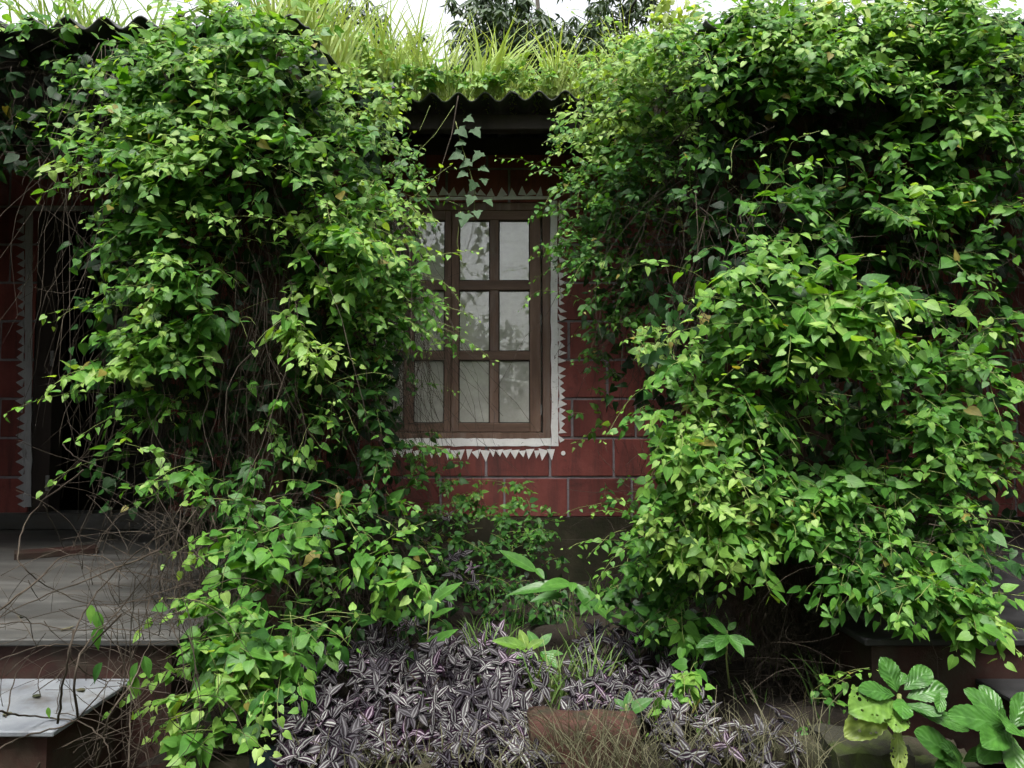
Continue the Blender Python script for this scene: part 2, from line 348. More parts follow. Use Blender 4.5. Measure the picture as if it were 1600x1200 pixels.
for c in range(10):
    z0 = ZB + c*ch + (mo if c else 0.003); z1 = min(ZB + (c+1)*ch - mo, ztop)
    if z1-z0 < 0.03: continue
    j0 = at(joints[c], 700, YW).x; k0 = int((-4.3-j0)//bl); k1 = int((4.3-j0)//bl)+1
    for k in range(k0, k1):
        w = 0.006*math.sin(k*5.3+c)
        x0, x1 = j0+k*bl+mo+w*0.3, j0+(k+1)*bl-mo+w*0.3
        for r in sub_rect(sub_rect([(x0, x1, z0, z1)], WIN), DOOR):
            if r[1]-r[0] < 0.02 or r[3]-r[2] < 0.02: continue
            p = random.uniform(0, 0.003)
            MB().box(r[0], r[1], YW-p, YW+0.03, r[2], r[3], bev=0.004).build('block', M['block'], wall)
# painted border: a worn white band, then a row of hand-painted triangles
def jband(p0, p1, w, along_x, ythick=0.004, n=26, y=YW-0.0055):
    """band between two points of the wall, its edges wobbling as brushed by hand"""
    pts = []
    for i in range(n+1):
        t = i/n; q = [p0[0]+(p1[0]-p0[0])*t, p0[1]+(p1[1]-p0[1])*t]
        a, b = -w/2+random.gauss(0, w*.035), w/2+random.gauss(0, w*.05)
        pts.append(((q[0], q[1]+a), (q[0], q[1]+b)) if along_x else ((q[0]+a, q[1]), (q[0]+b, q[1])))
    V = []; F = []
    for a, b in pts: V += [(a[0], y, a[1]), (b[0], y, b[1]), (a[0], y+ythick, a[1]), (b[0], y+ythick, b[1])]
    for i in range(n):
        o = 4*i; F += [(o, o+4, o+5, o+1), (o, o+2, o+6, o+4), (o+1, o+5, o+7, o+3)]
    return V, F
def tri(parent, p, d, w, h, m):
    """painted triangle: base centre p, pointing along d (x, z)"""
    s = (-d[1], d[0]); j = lambda: random.gauss(0, 0.0055); w *= random.uniform(.82, 1.12)
    q = [(p[0]-s[0]*w/2+j(), p[1]-s[1]*w/2+j()), (p[0]+s[0]*w/2+j(), p[1]+s[1]*w/2+j()), (p[0]+d[0]*h+j(), p[1]+d[1]*h+j())]
    y0, y1 = YW-0.007, YW-0.0025
    V = [(a, y0, b) for a, b in q]+[(a, y1, b) for a, b in q]
    link('triangle', pymesh('triangle', V, [(0, 1, 2), (0, 3, 4, 1), (1, 4, 5, 2), (2, 5, 3, 0)]), parent, m)
P = lambda x, y: (at(x, y, YW).x, at(x, y, YW).z)
px1 = at(900, 500, YW).x - at(899, 500, YW).x          # metres per pixel at the wall
b = MB()
for args in ((P(600, 691), P(860.8, 691), 12*px1, True), (P(865, 314), P(867, 697), 10.5*px1, False), (P(640, 311), P(860, 309), 5*px1, True)):
    V, F = jband(*args); b.poly(V, F)
border = b.build('painted_border', M['white'], wall)
border['label'] = 'worn white band and zigzag of triangles around the window'
x = 606
while x < 868:
    tri(border, P(x, 703), (0, -1), 12.5*px1, random.uniform(11, 15)*px1, M['zigzag']); x += random.uniform(10.8, 12.6)
y = 318
while y < 694:
    tri(border, P(873, y), (1, 0), 12*px1, random.uniform(9, 14)*px1, M['zigzag']); y += random.uniform(9.5, 12.5)
x = 664
while x < 858:
    tri(border, P(x, 306), (0, 1), 15*px1, random.uniform(11, 15)*px1, M['zigzag']); x += random.uniform(14, 17)
V = []; F = []; c0 = P(880, 708)
for k in range(12): V.append((c0[0]+3.4*px1*math.cos(k*math.pi/6), YW-0.007, c0[1]+3.6*px1*math.sin(k*math.pi/6)))
for k in range(12): V.append((V[k][0], YW-0.002, V[k][2]))
F = [tuple(range(12))]+[(k, (k+1) % 12, 12+(k+1) % 12, 12+k) for k in range(12)]
link('painted_dot', pymesh('painted_dot', V, F), border, M['zigzag'])
b = MB()
for args in ((P(46, 330), P(44, 792), 11*px1, False), (P(42, 326), P(262, 326), 8*px1, True)):
    V, F = jband(*args); b.poly(V, F)
dborder = b.build('painted_border', M['greywhite'], wall)
dborder['label'] = 'grey weathered band with zigzag beside the dark doorway'
y = 332
while y < 790:
    tri(dborder, P(38.5, y), (-1, 0), 14*px1, random.uniform(10, 13)*px1, M['greywhite']); y += random.uniform(12.6, 14.2)

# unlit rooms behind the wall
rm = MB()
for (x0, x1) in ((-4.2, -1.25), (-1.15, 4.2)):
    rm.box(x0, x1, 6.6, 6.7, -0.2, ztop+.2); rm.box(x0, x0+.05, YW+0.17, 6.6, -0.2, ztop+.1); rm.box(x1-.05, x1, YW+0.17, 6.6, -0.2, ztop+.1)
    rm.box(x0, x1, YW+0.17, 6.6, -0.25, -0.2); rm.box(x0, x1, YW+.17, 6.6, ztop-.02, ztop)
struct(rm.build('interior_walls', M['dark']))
# unseen end walls, added to keep side light out of the porches
for s in (-1, 1):
    o = MB().box(min(s*3.62, s*3.78), max(s*3.62, s*3.78), 3.0, YW-0.02, GZ, roof_z(3.0)-.05).build('porch_shade_wall', M['block'])
    tag(o, 'unseen red end wall added to keep light out of the %s porch' % ('left' if s < 0 else 'right'), 'wall', None, 'structure')

# ------------------------------------------------------------------ window
win = empty('window', ((wx0+wx1)/2, YW, wz0), 'brown wooden casement window with twelve divided panes per side', 'window')
win['label'] = 'brown wooden casement window with small panes in the red wall'
YG = YW+0.012
fb = 12*px1
fr = MB()
fr.box(wx0, wx0+fb, YG, YG+.09, wz0, wz1, .002); fr.box(wx1-fb, wx1, YG, YG+.09, wz0, wz1, .002)
fr.box(wx0+fb, wx1-fb, YG+.0015, YG+.09, wz0, wz0+fb, .002); fr.box(wx0+fb, wx1-fb, YG+.0015, YG+.09, wz1-fb, wz1, .002)
fr.build('frame', M['wood'], win)
zrow = [(at(770, b_, YW).z, at(770, a_, YW).z) for a_, b_ in ((342, 437), (452, 548), (562, 661))]
sz0, sz1 = at(770, 675, YW).z, at(770, 327, YW).z
def casement(cols, x0, x1, hinge_x):
    """cols: px spans of the two pane columns; x0..x1: px span of the sash"""
    X = lambda p: at(p, 500, YW).x
    a, bb = X(x0), X(x1); y0, y1 = YG+0.010, YG+0.055
    st = MB(); st.box(a, X(cols[0][0]), y0, y1, sz0, sz1, .003); st.box(X(cols[1][1]), bb, y0, y1, sz0, sz1, .003)
    c = st.build('casement', M['wood'], win)
    for (z0, z1) in ((sz0, zrow[2][0]), (zrow[0][1], sz1)):
        MB().box(X(cols[0][0]), X(cols[1][1]), y0+.002, y1-.002, z0, z1, .003).build('rail', M['woodh'], c)
    for (z0, z1) in ((zrow[2][1], zrow[1][0]), (zrow[1][1], zrow[0][0])):
        MB().box(X(cols[0][0]), X(cols[1][1]), y0+.003, y1-.004, z0, z1, .003).build('glazing_bar', M['woodh'], c)
    for (z0, z1) in zrow:
        MB().box(X(cols[0][1]), X(cols[1][0]), y0+.0045, y1-.006, z0, z1, .003).build('glazing_bar', M['wood'], c)
        for (p0, p1) in cols:
            g = MB().box(X(p0)-.004, X(p1)+.004, y0+.026, y0+.030, z0-.004, z1+.004)
            g.build('pane', M['glass'], c)
            bd = MB(); w = .006
            bd.box(X(p0), X(p0)+w, y0+.014, y0+.0255, z0, z1); bd.box(X(p1)-w, X(p1), y0+.014, y0+.0255, z0, z1)
            bd.box(X(p0)+w, X(p1)-w, y0+.0145, y0+.0255, z0, z0+w); bd.box(X(p0)+w, X(p1)-w, y0+.0145, y0+.0255, z1-w, z1)
            bd.build('glazing_bead', M['darkwood'], c)
    for zc in (at(770, 380, YW).z, at(770, 500, YW).z, at(770, 640, YW).z):
        MB().tube([(X(hinge_x), y0-.003, zc-.035), (X(hinge_x), y0-.003, zc+.035)], .0055, .0055, 8).build('hinge', M['metal'], c)
casement(((716.5, 765), (779, 828)), 705, 845, 845.6)
casement(((583, 631), (646, 694)), 567, 704.3, 566.4)
# curtain
V = []; F = []; n = 90
for i in range(n+1):
    t = i/n; x = wx0+.02+(wx1-wx0-.04)*t; yy = YW+0.215+0.022*math.sin(t*52+2*math.sin(t*9))+0.012*math.sin(t*23)
    V += [(x, yy, wz0-.05), (x, yy+.01*math.sin(t*31), (wz0+wz1)/2), (x, yy+.004, wz1+.05)]
for i in range(n): F += [(3*i, 3*i+3, 3*i+4, 3*i+1), (3*i+1, 3*i+4, 3*i+5, 3*i+2)]
tag(link('curtain', pymesh('curtain', V, F, True), None, M['curtain']), 'pale folded curtain hanging behind the window panes', 'curtain')

# ------------------------------------------------------------------ doorway on the left
door = empty('doorway', (dx0, YW, 0), 'dark open doorway with wooden frame on the left porch', 'door frame')
jw = 30*px1
MB().box(dx0, dx0+jw, YW+.01, YW+.14, dz0, dz1, .003).build('jamb', M['darkwood'], door)
MB().box(dx1-jw, dx1, YW+.01, YW+.14, dz0, dz1, .003).build('jamb', M['darkwood'], door)
MB().box(dx0+jw, dx1-jw, YW+.012, YW+.138, dz1-jw, dz1, .003).build('lintel', M['darkwood'], door)
MB().box(dx0-.22, dx1+.1, YW-.05, YW+.16, 0.0, dz0-.003, .006).build('threshold', M['cement'], door)
for py in (560, 755):
    z = at(82, py, YW).z
    h = MB(); h.box(dx0+jw-.016, dx0+jw-.002, YW-.0005, YW+.0095, z-.05, z+.05, .001); h.tube([(dx0+jw+.003, YW, z-.05), (dx0+jw+.003, YW, z+.05)], .006, .006, 8)
    h.build('hinge', M['metal'], door)

# ------------------------------------------------------------------ porches and steps
def porch(x0, x1, label, floor_m):
    p = empty('porch', ((x0+x1)/2, 2.4, GZ), label, 'porch')
    MB().box(x0, x1, 2.32, YW-.052, -.022, 0.0, .004).build('floor_slab', floor_m, p)
    MB().box(x0+.03, x1-.03, 2.345, YW-.06, GZ, -.024).build('base', M['riser'], p)
    return p
porch(-4.2, -1.02, 'grey cement porch floor in front of the dark doorway', M['cement'])
porch(1.08, 4.2, 'grey porch platform behind the vines at the right edge', M['darktread'])
def step(x0, x1, m, label, low):
    s = empty('step', ((x0+x1)/2, 2.1, GZ), label, 'step')
    MB().box(x0, x1, 1.94, 2.343, -.140, -.125, .003).build('tread', m, s)
    MB().box(x0+.02, x1-.03, 1.965, 2.343, GZ, -.142).build('riser', M['riser'], s)
step(-3.6, -1.165, M['tread'], 'pale stone step below the left porch, crossed by bare stems', 0)
step(1.425, 3.6, M['darktread'], 'dark grey stone step at the right edge above the broad-leaved plants', 0)
c = [at(18, 858, 3.9), at(150, 842, 4.2)]
pk = MB(); a0 = Vector((-2.72, 3.93, 0.0)); a1 = Vector((-2.36, 4.20, 0))
a0 = at(22, 870, 3.75); a1 = at(152, 853, 3.95)
a0.z = a1.z = 0; dv = (a1-a0).normalized(); sv = Vector((-dv.y, dv.x, 0))*0.075
q = [a0-sv, a1-sv, a1+sv, a0+sv]
pk.poly([(v.x, v.y, .002) for v in q]+[(v.x, v.y, .03) for v in q], [(4, 5, 6, 7), (0, 1, 5, 4), (1, 2, 6, 5), (2, 3, 7, 6), (3, 0, 4, 7)])
tag(pk.build('plank', M['riser']), 'short dark red plank lying on the porch floor', 'plank')
# pillars at the inner corners
for xp, w, lab in ((-0.965, 0.15, 'rust red pillar wrapped in vines at the left porch corner'), (1.16, 0.2, 'dark red pillar hidden among bare stems at the right porch corner')):
    pl = empty('pillar', (xp, 2.98, GZ), lab, 'pillar')
    MB().box(xp-w/2, xp+w/2, 2.9, 2.9+w, GZ, roof_z(2.9)-.06, .008).build('shaft', M['brick'], pl)
    MB().box(xp-w/2-.02, xp+w/2+.02, 2.88, 2.92+w, GZ-.01, -.1, .008).build('footing', M['plinth'], pl)

# ------------------------------------------------------------------ corrugated roof
roof = empty('roof', (0, YW, roof_z(YW)), 'dark corrugated sheet roof with overgrown wavy eaves', 'roof')
PITCHW = 0.146
def sheet(x0, x1, y0, y1, dz=0.0):
    n = max(8, int((x1-x0)/PITCHW*10)); V = []; F = []; ys = (y0, y0+.05, (y0+y1)/2, y1)
    L_ = []
    for side in (0, 1):
        for yy in ys:
            for i in range(n+1):
                x = x0+(x1-x0)*i/n
                z = roof_z(yy)+dz+0.026*math.cos(2*math.pi*x/PITCHW) - side*0.007
                z += 0.004*math.sin(3.1*x+1.7*yy)
                V.append((x, yy, z))
    w = n+1; m = len(ys)
    for side in (0, 1):
        for j in range(m-1):
            for i in range(n):
                a = side*w*m+j*w+i; f = (a, a+1, a+w+1, a+w); F.append(f if side == 0 else f[::-1])
    for i in range(n): F.append((i, w*m+i, w*m+i+1, i+1))
    for i in range(n): k = (m-1)*w; F.append((k+i+1, w*m+k+i+1, w*m+k+i, k+i))
    for j in range(m-1):
        F.append((j*w, (j+1)*w, w*m+(j+1)*w, w*m+j*w)); F.append((j*w+n, w*m+j*w+n, w*m+(j+1)*w+n, (j+1)*w+n))
    o = link('corrugated_sheet', pymesh('corrugated_sheet', V, F, True), roof, M['roof'])
    return o
for k, (x0, x1) in enumerate(((-4.3, -3.3), (-3.34, -2.34), (-2.38, -1.38), (-1.42, XL), (XR, 1.7), (1.66, 2.66), (2.62, 3.62), (3.58, 4.3))):
    sheet(x0, x1, YF+(0.012 if k % 2 else 0), 7.4, 0.008*(k % 2))
for k, (x0, x1) in enumerate(((XL-.05, 0.02), (-.03, XR+.05))): sheet(x0, x1, YC+.01*k, 7.4, 0.0165+0.008*(k % 2))
for yy in (YC+.18, YW-.1):
    MB().box(-4.2, 4.2, yy, yy+.07, roof_z(yy)-.125, roof_z(yy)-.036, .004).build('purlin', M['darkwood'], roof)
for x0, x1 in ((-4.2, XL-.03), (XR+.03, 4.2)):
    MB().box(x0, x1, YF+.2, YF+.27, roof_z(YF+.2)-.125, roof_z(YF+.2)-.036, .004).build('purlin', M['darkwood'], roof)

# ------------------------------------------------------------------ kerb of the bed and loose stones
kerb = empty('bed_kerb', (0.2, 2.15, GZ), 'low kerb of weathered red bricks along the front of the bed', 'kerb')
kx = at(824, 1150, 2.12).x; xs = [kx-.98, kx-.66, kx-.33, kx, kx+.315, kx+.64, kx+.97, kx+1.22]
kt = at(900, 1124, 2.12).z
for i in range(len(xs)-1):
    bm = bmesh.new(); bmesh.ops.create_cube(bm, size=1); bmesh.ops.subdivide_edges(bm, edges=bm.edges[:], cuts=7, use_grid_fill=True)
    x0, x1, y0, y1, z1 = xs[i]+.008, xs[i+1]-.008, 2.10+random.uniform(-.012, .012), 2.205, kt+(0.0 if i == 3 else random.uniform(-.12, -.07))
    for v in bm.verts:
        e = sum(abs(abs(c_)-.5) < .01 for c_ in v.co)           # corners and edges are worn most
        v.co = Vector(((x0+x1)/2+v.co.x*(x1-x0), (y0+y1)/2+v.co.y*(y1-y0), z1-.2+v.co.z*.4))+Vector([random.uniform(-1, 1)*.0045*e for _ in range(3)])-Vector((0, 0, random.random()*.012 if e > 1 else 0))
    me = bpy.data.meshes.new('brick'); bm.to_mesh(me); bm.free(); me.polygons.foreach_set('use_smooth', np.ones(len(me.polygons), bool))
    link('brick', me, kerb, M['brick'] if i == 3 else M['plinth'])
for k, (x, y, w, lab) in enumerate(((1330, 1168, .20, 'mossy dark stone block under the broad-leaved plant with holes'), (1420, 1192, .26, 'low mossy stone at the bottom edge right of the stone block'))):
    p = at(x, y, 2.05); bm = bmesh.new(); bmesh.ops.create_cube(bm, size=1); bmesh.ops.subdivide_edges(bm, edges=bm.edges[:], cuts=4, use_grid_fill=True)
    for v in bm.verts:
        v.co = Vector((p.x+.05+v.co.x*w, p.y+.06+v.co.y*.2, (p.z+GZ)/2+v.co.z*(p.z-GZ)))+Vector([random.uniform(-.009, .009) for _ in range(3)])
    me = bpy.data.meshes.new('stone'); bm.to_mesh(me); bm.free()
    tag(link('stone', me, None, M['stone']), lab, 'stone')
pp = at(408, 1178, 2.0)
tag(MB().tube([(pp.x, 2.02, GZ), (pp.x, 2.02, pp.z)], .036, .036, 14).build('garden_post', M['post'], None, True), 'dark teal round post half hidden by leaves at the bottom left', 'post')

# ------------------------------------------------------------------ leaf shapes
def leaf_template(kind, var):
    """vertices (along, across, height), faces, lf(across, along)"""
    rr = random.Random(hash((kind, var)) % 1000 if False else (len(kind)*131+var*17))
    if kind == 'heart':
        st = [(-.02, .20), (.11, .325), (.30, .365), (.54, .275), (.78, .125)]; base, tip = .06, .98; droop = rr.uniform(.04, .30); fold = rr.uniform(.02, .22); wk = rr.uniform(.86, 1.08)
        if var == 7: wk, fold, droop = .70, .5, .42
    elif kind == 'ovate':
        st = [(.08, .12), (.24, .235), (.44, .255), (.66, .175), (.85, .07)]; base, tip = 0, 1.0; droop = rr.uniform(.10, .4); fold = rr.uniform(.1, .4); wk = rr.uniform(.85, 1.1)
    elif kind == 'stripe':
        st = [(.06, .10), (.22, .19), (.42, .215), (.65, .155), (.85, .07)]; base, tip = 0, 1.0; droop = rr.uniform(.0, .3); fold = rr.uniform(.15, .45); wk = rr.uniform(.9, 1.1)
    elif kind == 'thin':
        st = [(.1, .05), (.3, .11), (.5, .125), (.72, .09), (.9, .04)]; base, tip = 0, 1.0; droop = rr.uniform(.1, .6); fold = rr.uniform(.1, .4); wk = 1
    skew = rr.uniform(-.08, .08); tw = rr.uniform(-.35, .35); cur = rr.uniform(-.10, .10)
    V = [(base, 0, 0)]; lf = [(0, base)]
    h = lambda t: -droop*t*t
    for (t, w) in st:
        w *= wk; tm = max(t, base+.04) if kind == 'heart' else t
        V += [(t, w*(1+skew)+cur*t*t, h(t)+fold*w+tw*t*w), (tm, cur*t*t, h(tm)), (t, -w*(1-skew)+cur*t*t, h(t)+fold*w-tw*t*w)]; lf += [(1, t), (0, tm), (1, t)]
    V.append((tip, cur, h(tip))); lf.append((.0, 1))
    F = [(0, 2, 1), (0, 3, 2)]
    for k in range(len(st)-1):
        a = 1+3*k; F += [(a, a+1, a+4), (a, a+4, a+3), (a+1, a+2, a+5), (a+1, a+5, a+4)]
    a = 1+3*(len(st)-1); t_ = len(V)-1; F += [(a, a+1, t_), (a+1, a+2, t_)]
    return np.array(V, float), np.array(F, np.int32), np.array(lf, float)
NV = 8
TPL = {(k, v): leaf_template(k, v) for k in ('heart', 'ovate', 'stripe', 'thin') for v in range(NV)}
NAGE = 11
class Leaves:
    """leaves of one plant: lists of place, direction, normal, length, age"""
    def __init__(s, kind): s.kind = kind; s.p = []; s.d = []; s.n = []; s.s = []; s.a = []
    def add(s, p, d, n, size, age):
        s.p.append(p); s.d.append(d); s.n.append(n); s.s.append(size)
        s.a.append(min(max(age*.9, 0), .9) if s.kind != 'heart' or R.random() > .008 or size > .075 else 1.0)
    def arr(s):
        d = np.array(s.d, float).reshape(-1, 3); d /= np.linalg.norm(d, axis=1, keepdims=True)+1e-9
        n = np.array(s.n, float).reshape(-1, 3); n -= d*(n*d).sum(1, keepdims=True); n /= np.linalg.norm(n, axis=1, keepdims=True)+1e-9
        return np.array(s.p, float).reshape(-1, 3), d, np.cross(n, d), n, np.array(s.s, float), np.array(s.a, float), np.arange(len(s.s)) % NV
    def build(s, parent, m, top=None, part='leaf', mass='foliage'):
        """the leaves listed in top become parts of their own, the rest one mesh"""
        p, d, b, n, sz, ag, va = s.arr(); top = np.asarray(sorted(top) if top is not None else [], int)
        rest = np.ones(len(sz), bool); rest[top] = False
        base = wloc(parent)
        for i in top:
            v = int(va[i]); q = int(round(ag[i]*(NAGE-1))); key = (s.kind, v, q, m.name)
            if key not in LEAFMESH:
                V, F, lf = TPL[(s.kind, v)]
                me = trimesh(part, V, F, np.column_stack([np.full(len(V), q/(NAGE-1)), lf])); me.materials.append(m); LEAFMESH[key] = me
            o = bpy.data.objects.new(part, LEAFMESH[key]); COL.objects.link(o); o.parent = parent
            L = np.eye(4); L[:3, 0] = d[i]*sz[i]; L[:3, 1] = b[i]*sz[i]; L[:3, 2] = n[i]*sz[i]; L[:3, 3] = p[i]-np.array(base)
            o.matrix_local = Matrix(L.tolist())
        Vs, Fs, Ls = [], [], []; off = 0
        for v in range(NV):
            k = rest & (va == v)
            if not k.any(): continue
            V, F, lf = TPL[(s.kind, v)]; c = int(k.sum())
            W = p[k][:, None]+sz[k][:, None, None]*(V[None, :, 0:1]*d[k][:, None]+V[None, :, 1:2]*b[k][:, None]+V[None, :, 2:3]*n[k][:, None])
            Vs.append(W.reshape(-1, 3)); Fs.append((F[None]+(np.arange(c)*len(V))[:, None, None]).reshape(-1, 3)+off); off += c*len(V)
            Ls.append(np.concatenate([np.repeat(ag[k], len(V))[:, None], np.tile(lf, (c, 1))], 1))
        if Vs:
            o = link(mass, trimesh(mass, np.concatenate(Vs), np.concatenate(Fs), np.concatenate(Ls)), parent, m); o['kind'] = 'stuff'
LEAFMESH = {}

# ------------------------------------------------------------------ vines
VINES = []
DENS = 0.92
class Vine:
    def __init__(s, label, base, group='leafy vines hanging from the porch eaves', kind='heart', m='leaf', size=.057, name='climbing_vine'):
        s.o = empty(name, base, label, 'vine', group); s.L = Leaves(kind); s.sh = TB(); s.dry = TB(); s.m = m; s.size = size; VINES.append(s)
    def shoot(s, p, d, length, size, age, droop=1.0, gap=.031):
        """a thin shoot with leaves in pairs, arching out and down"""
        k = max(3, int(length/gap)); pts = [p.copy()]; d = nrm(d); p = p.copy()
        for i in range(k):
            d = nrm(d+np.array([0, 0, -.13*droop])+R.normal(0, .10, 3)); p = p+d*gap; pts.append(p.copy())
            t = i/k; side = nrm(np.cross(d, (0, 0, 1))+1e-4)
            for sg in (-1, 1):
                if R.random() < .13: continue
                ld = side*sg*R.uniform(.35, 1.1)+d*R.uniform(.1, .7)+np.array([0, -.22, -R.uniform(-.15, .85)])+R.normal(0, .30, 3)
                ln = np.array([0, -.50-.5*min(max((p[2]-.5)/1.4, 0), 1), .85-.15*min(max((p[2]-.5)/1.4, 0), 1)])+R.normal(0, .42, 3)+side*sg*.15
                q = p+nrm(ld)*R.uniform(.008, .022)
                s.L.add(q, ld, ln, size*(1.10-.60*t**1.5)*R.uniform(.55, 1.28), age+.30*t**2+R.normal(0, .085))
        s.sh.add(pts, .0016, .0008, 3)
    def cluster(s, cx, cy, rx, ry, Y, n, age=.45, size=1.0, bulge=.14, length=.20, side=0.0, droop=1.0):
        n = max(2, int(round(n*DENS)))
        for _ in range(n):
            r = math.sqrt(R.random())*.98; a = R.random()*2*math.pi
            x, y = cx+rx*r*math.cos(a), cy+ry*r*math.sin(a)
            dep = Y+bulge*r*r+abs(R.normal(0, .055))
            k = 1-.10/dep; p = np.array(at(800+(x-800)*k, 640+(y-14-640)*k, dep))
            d = np.array([side+R.normal(0, .6), -R.uniform(.35, 1.1), R.uniform(-.35, .55)])
            if R.random() < .16:
                s.shoot(p, d*np.array([1.5, 1, 1])+np.array([0, 0, .2]), length*R.uniform(1.5, 2.3), s.size*size*R.uniform(.6, .8), age+.14, droop*.8, .045)
            else:
                s.shoot(p, d, length*R.uniform(.55, 1.35), s.size*size*R.uniform(.80, 1.15), age+R.normal(0, .09), droop)
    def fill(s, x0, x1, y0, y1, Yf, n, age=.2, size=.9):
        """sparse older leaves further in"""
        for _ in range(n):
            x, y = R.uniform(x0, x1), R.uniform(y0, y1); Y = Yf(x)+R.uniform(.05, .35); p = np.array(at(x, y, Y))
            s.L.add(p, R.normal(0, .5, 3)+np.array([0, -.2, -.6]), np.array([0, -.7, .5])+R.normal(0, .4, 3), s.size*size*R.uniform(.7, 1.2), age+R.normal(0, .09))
    def deep(s, x0, x1, y0, y1, n, Y=(2.98, 3.35)):  # near-black leaves added as backing, their colour standing in for deep shade
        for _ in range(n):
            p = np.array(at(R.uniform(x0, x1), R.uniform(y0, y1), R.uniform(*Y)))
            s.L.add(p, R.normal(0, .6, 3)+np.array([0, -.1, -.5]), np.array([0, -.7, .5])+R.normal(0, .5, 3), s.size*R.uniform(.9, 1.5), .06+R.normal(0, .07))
    def hang(s, x0, x1, ytop, ylen, Yf, n, r=.0017, sway=.035):
        """dry stems hanging in loose curtains"""
        for _ in range(n):
            x = R.uniform(x0, x1); y = ytop+abs(R.normal(0, 40)); Y = Yf(x)+R.uniform(.12, .46); p = np.array(at(x, y, Y)); d = np.array([R.normal(0, .3), R.normal(0, .2), -1])
            pts = [p]; k = 10; L = R.uniform(*ylen); dx = R.normal(0, .10)
            for i in range(k):
                d = nrm(d*.75+np.array([dx+R.normal(0, .28), R.normal(0, .22), -.45])); p = p+d*L/k; pts.append(p)
            s.dry.add(pts, r*R.uniform(.6, 1.25), r*.5, 3)
    def tangle(s, x0, x1, y0, y1, Yf, n, L=(.12, .5), r=.0014):
        """dry stems bent every way"""
        for _ in range(n):
            x, y = R.uniform(x0, x1), R.uniform(y0, y1); p = np.array(at(x, y, Yf(x)+R.uniform(-.02, .3))); d = nrm(R.normal(0, 1, 3)*np.array([1, .5, .9])); c = R.normal(0, .16, 3)
            pts = [p]; k = 8; l = R.uniform(*L)
            for i in range(k): d = nrm(d+c+R.normal(0, .12, 3)+np.array([0, 0, -.05])); p = p+d*l/k; pts.append(p)
            s.dry.add(pts, r*R.uniform(.5, 1.3), r*.4, 3)

# --- left porch, front curtain
YL = lambda x: 2.66 if x < 430 else 2.66+(x-430)/230*1.15
v1 = Vine('thick green vine curtain over the front of the left porch', (-1.3, 2.75, 2.2))
for a in ((276, 105, 140, 62, 2.62, 62, 0.55), (216, 195, 76, 62, 2.60, 44, 0.58), (330, 185, 115, 80, 2.58, 62, 0.55), (271, 265, 102, 55, 2.52, 50, 0.63), (390, 255, 80, 60, 2.60, 26, 0.55),
          (231, 345, 51, 55, 2.56, 30, 0.55), (290, 345, 80, 55, 2.62, 24, 0.51), (256, 440, 61, 55, 2.56, 34, 0.58), (281, 505, 72, 52, 2.56, 36, 0.55), (206, 555, 46, 40, 2.55, 18, 0.68),
          (340, 420, 50, 70, 2.72, 12, 0.49), (261, 600, 76, 45, 2.64, 14, 0.51), (400, 75, 80, 60, 2.66, 40, 0.65), (340, 38, 90, 24, 2.72, 26, 0.75), (60, 40, 36, 22, 2.76, 7, 0.65), (136, 250, 25, 55, 2.66, 6, 0.63), (146, 130, 30, 50, 2.75, 6, 0.53),
          (196, 690, 34, 60, 2.62, 7, 0.49), (271, 755, 46, 35, 2.58, 11, 0.58), (300, 640, 70, 60, 2.74, 9, 0.49), (131, 590, 18, 20, 2.5, 3, 0.83), (126, 270, 25, 20, 2.55, 3, 0.91)):
    v1.cluster(*a[:6], age=a[6])  # ages raised so the leaf colour imitates brighter light near the top
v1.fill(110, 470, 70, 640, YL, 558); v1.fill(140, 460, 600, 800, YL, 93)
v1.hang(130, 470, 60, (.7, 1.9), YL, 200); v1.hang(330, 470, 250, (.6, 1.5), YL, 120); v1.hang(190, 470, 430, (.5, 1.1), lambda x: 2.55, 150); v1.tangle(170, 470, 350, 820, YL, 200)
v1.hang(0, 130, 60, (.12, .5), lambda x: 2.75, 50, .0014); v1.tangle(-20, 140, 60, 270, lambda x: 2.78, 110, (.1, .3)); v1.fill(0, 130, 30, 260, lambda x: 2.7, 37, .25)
v1.deep(150, 500, 70, 640, 620, (2.80, 2.89)); v1.deep(-60, 150, 60, 270, 160, (2.85, 3.0))
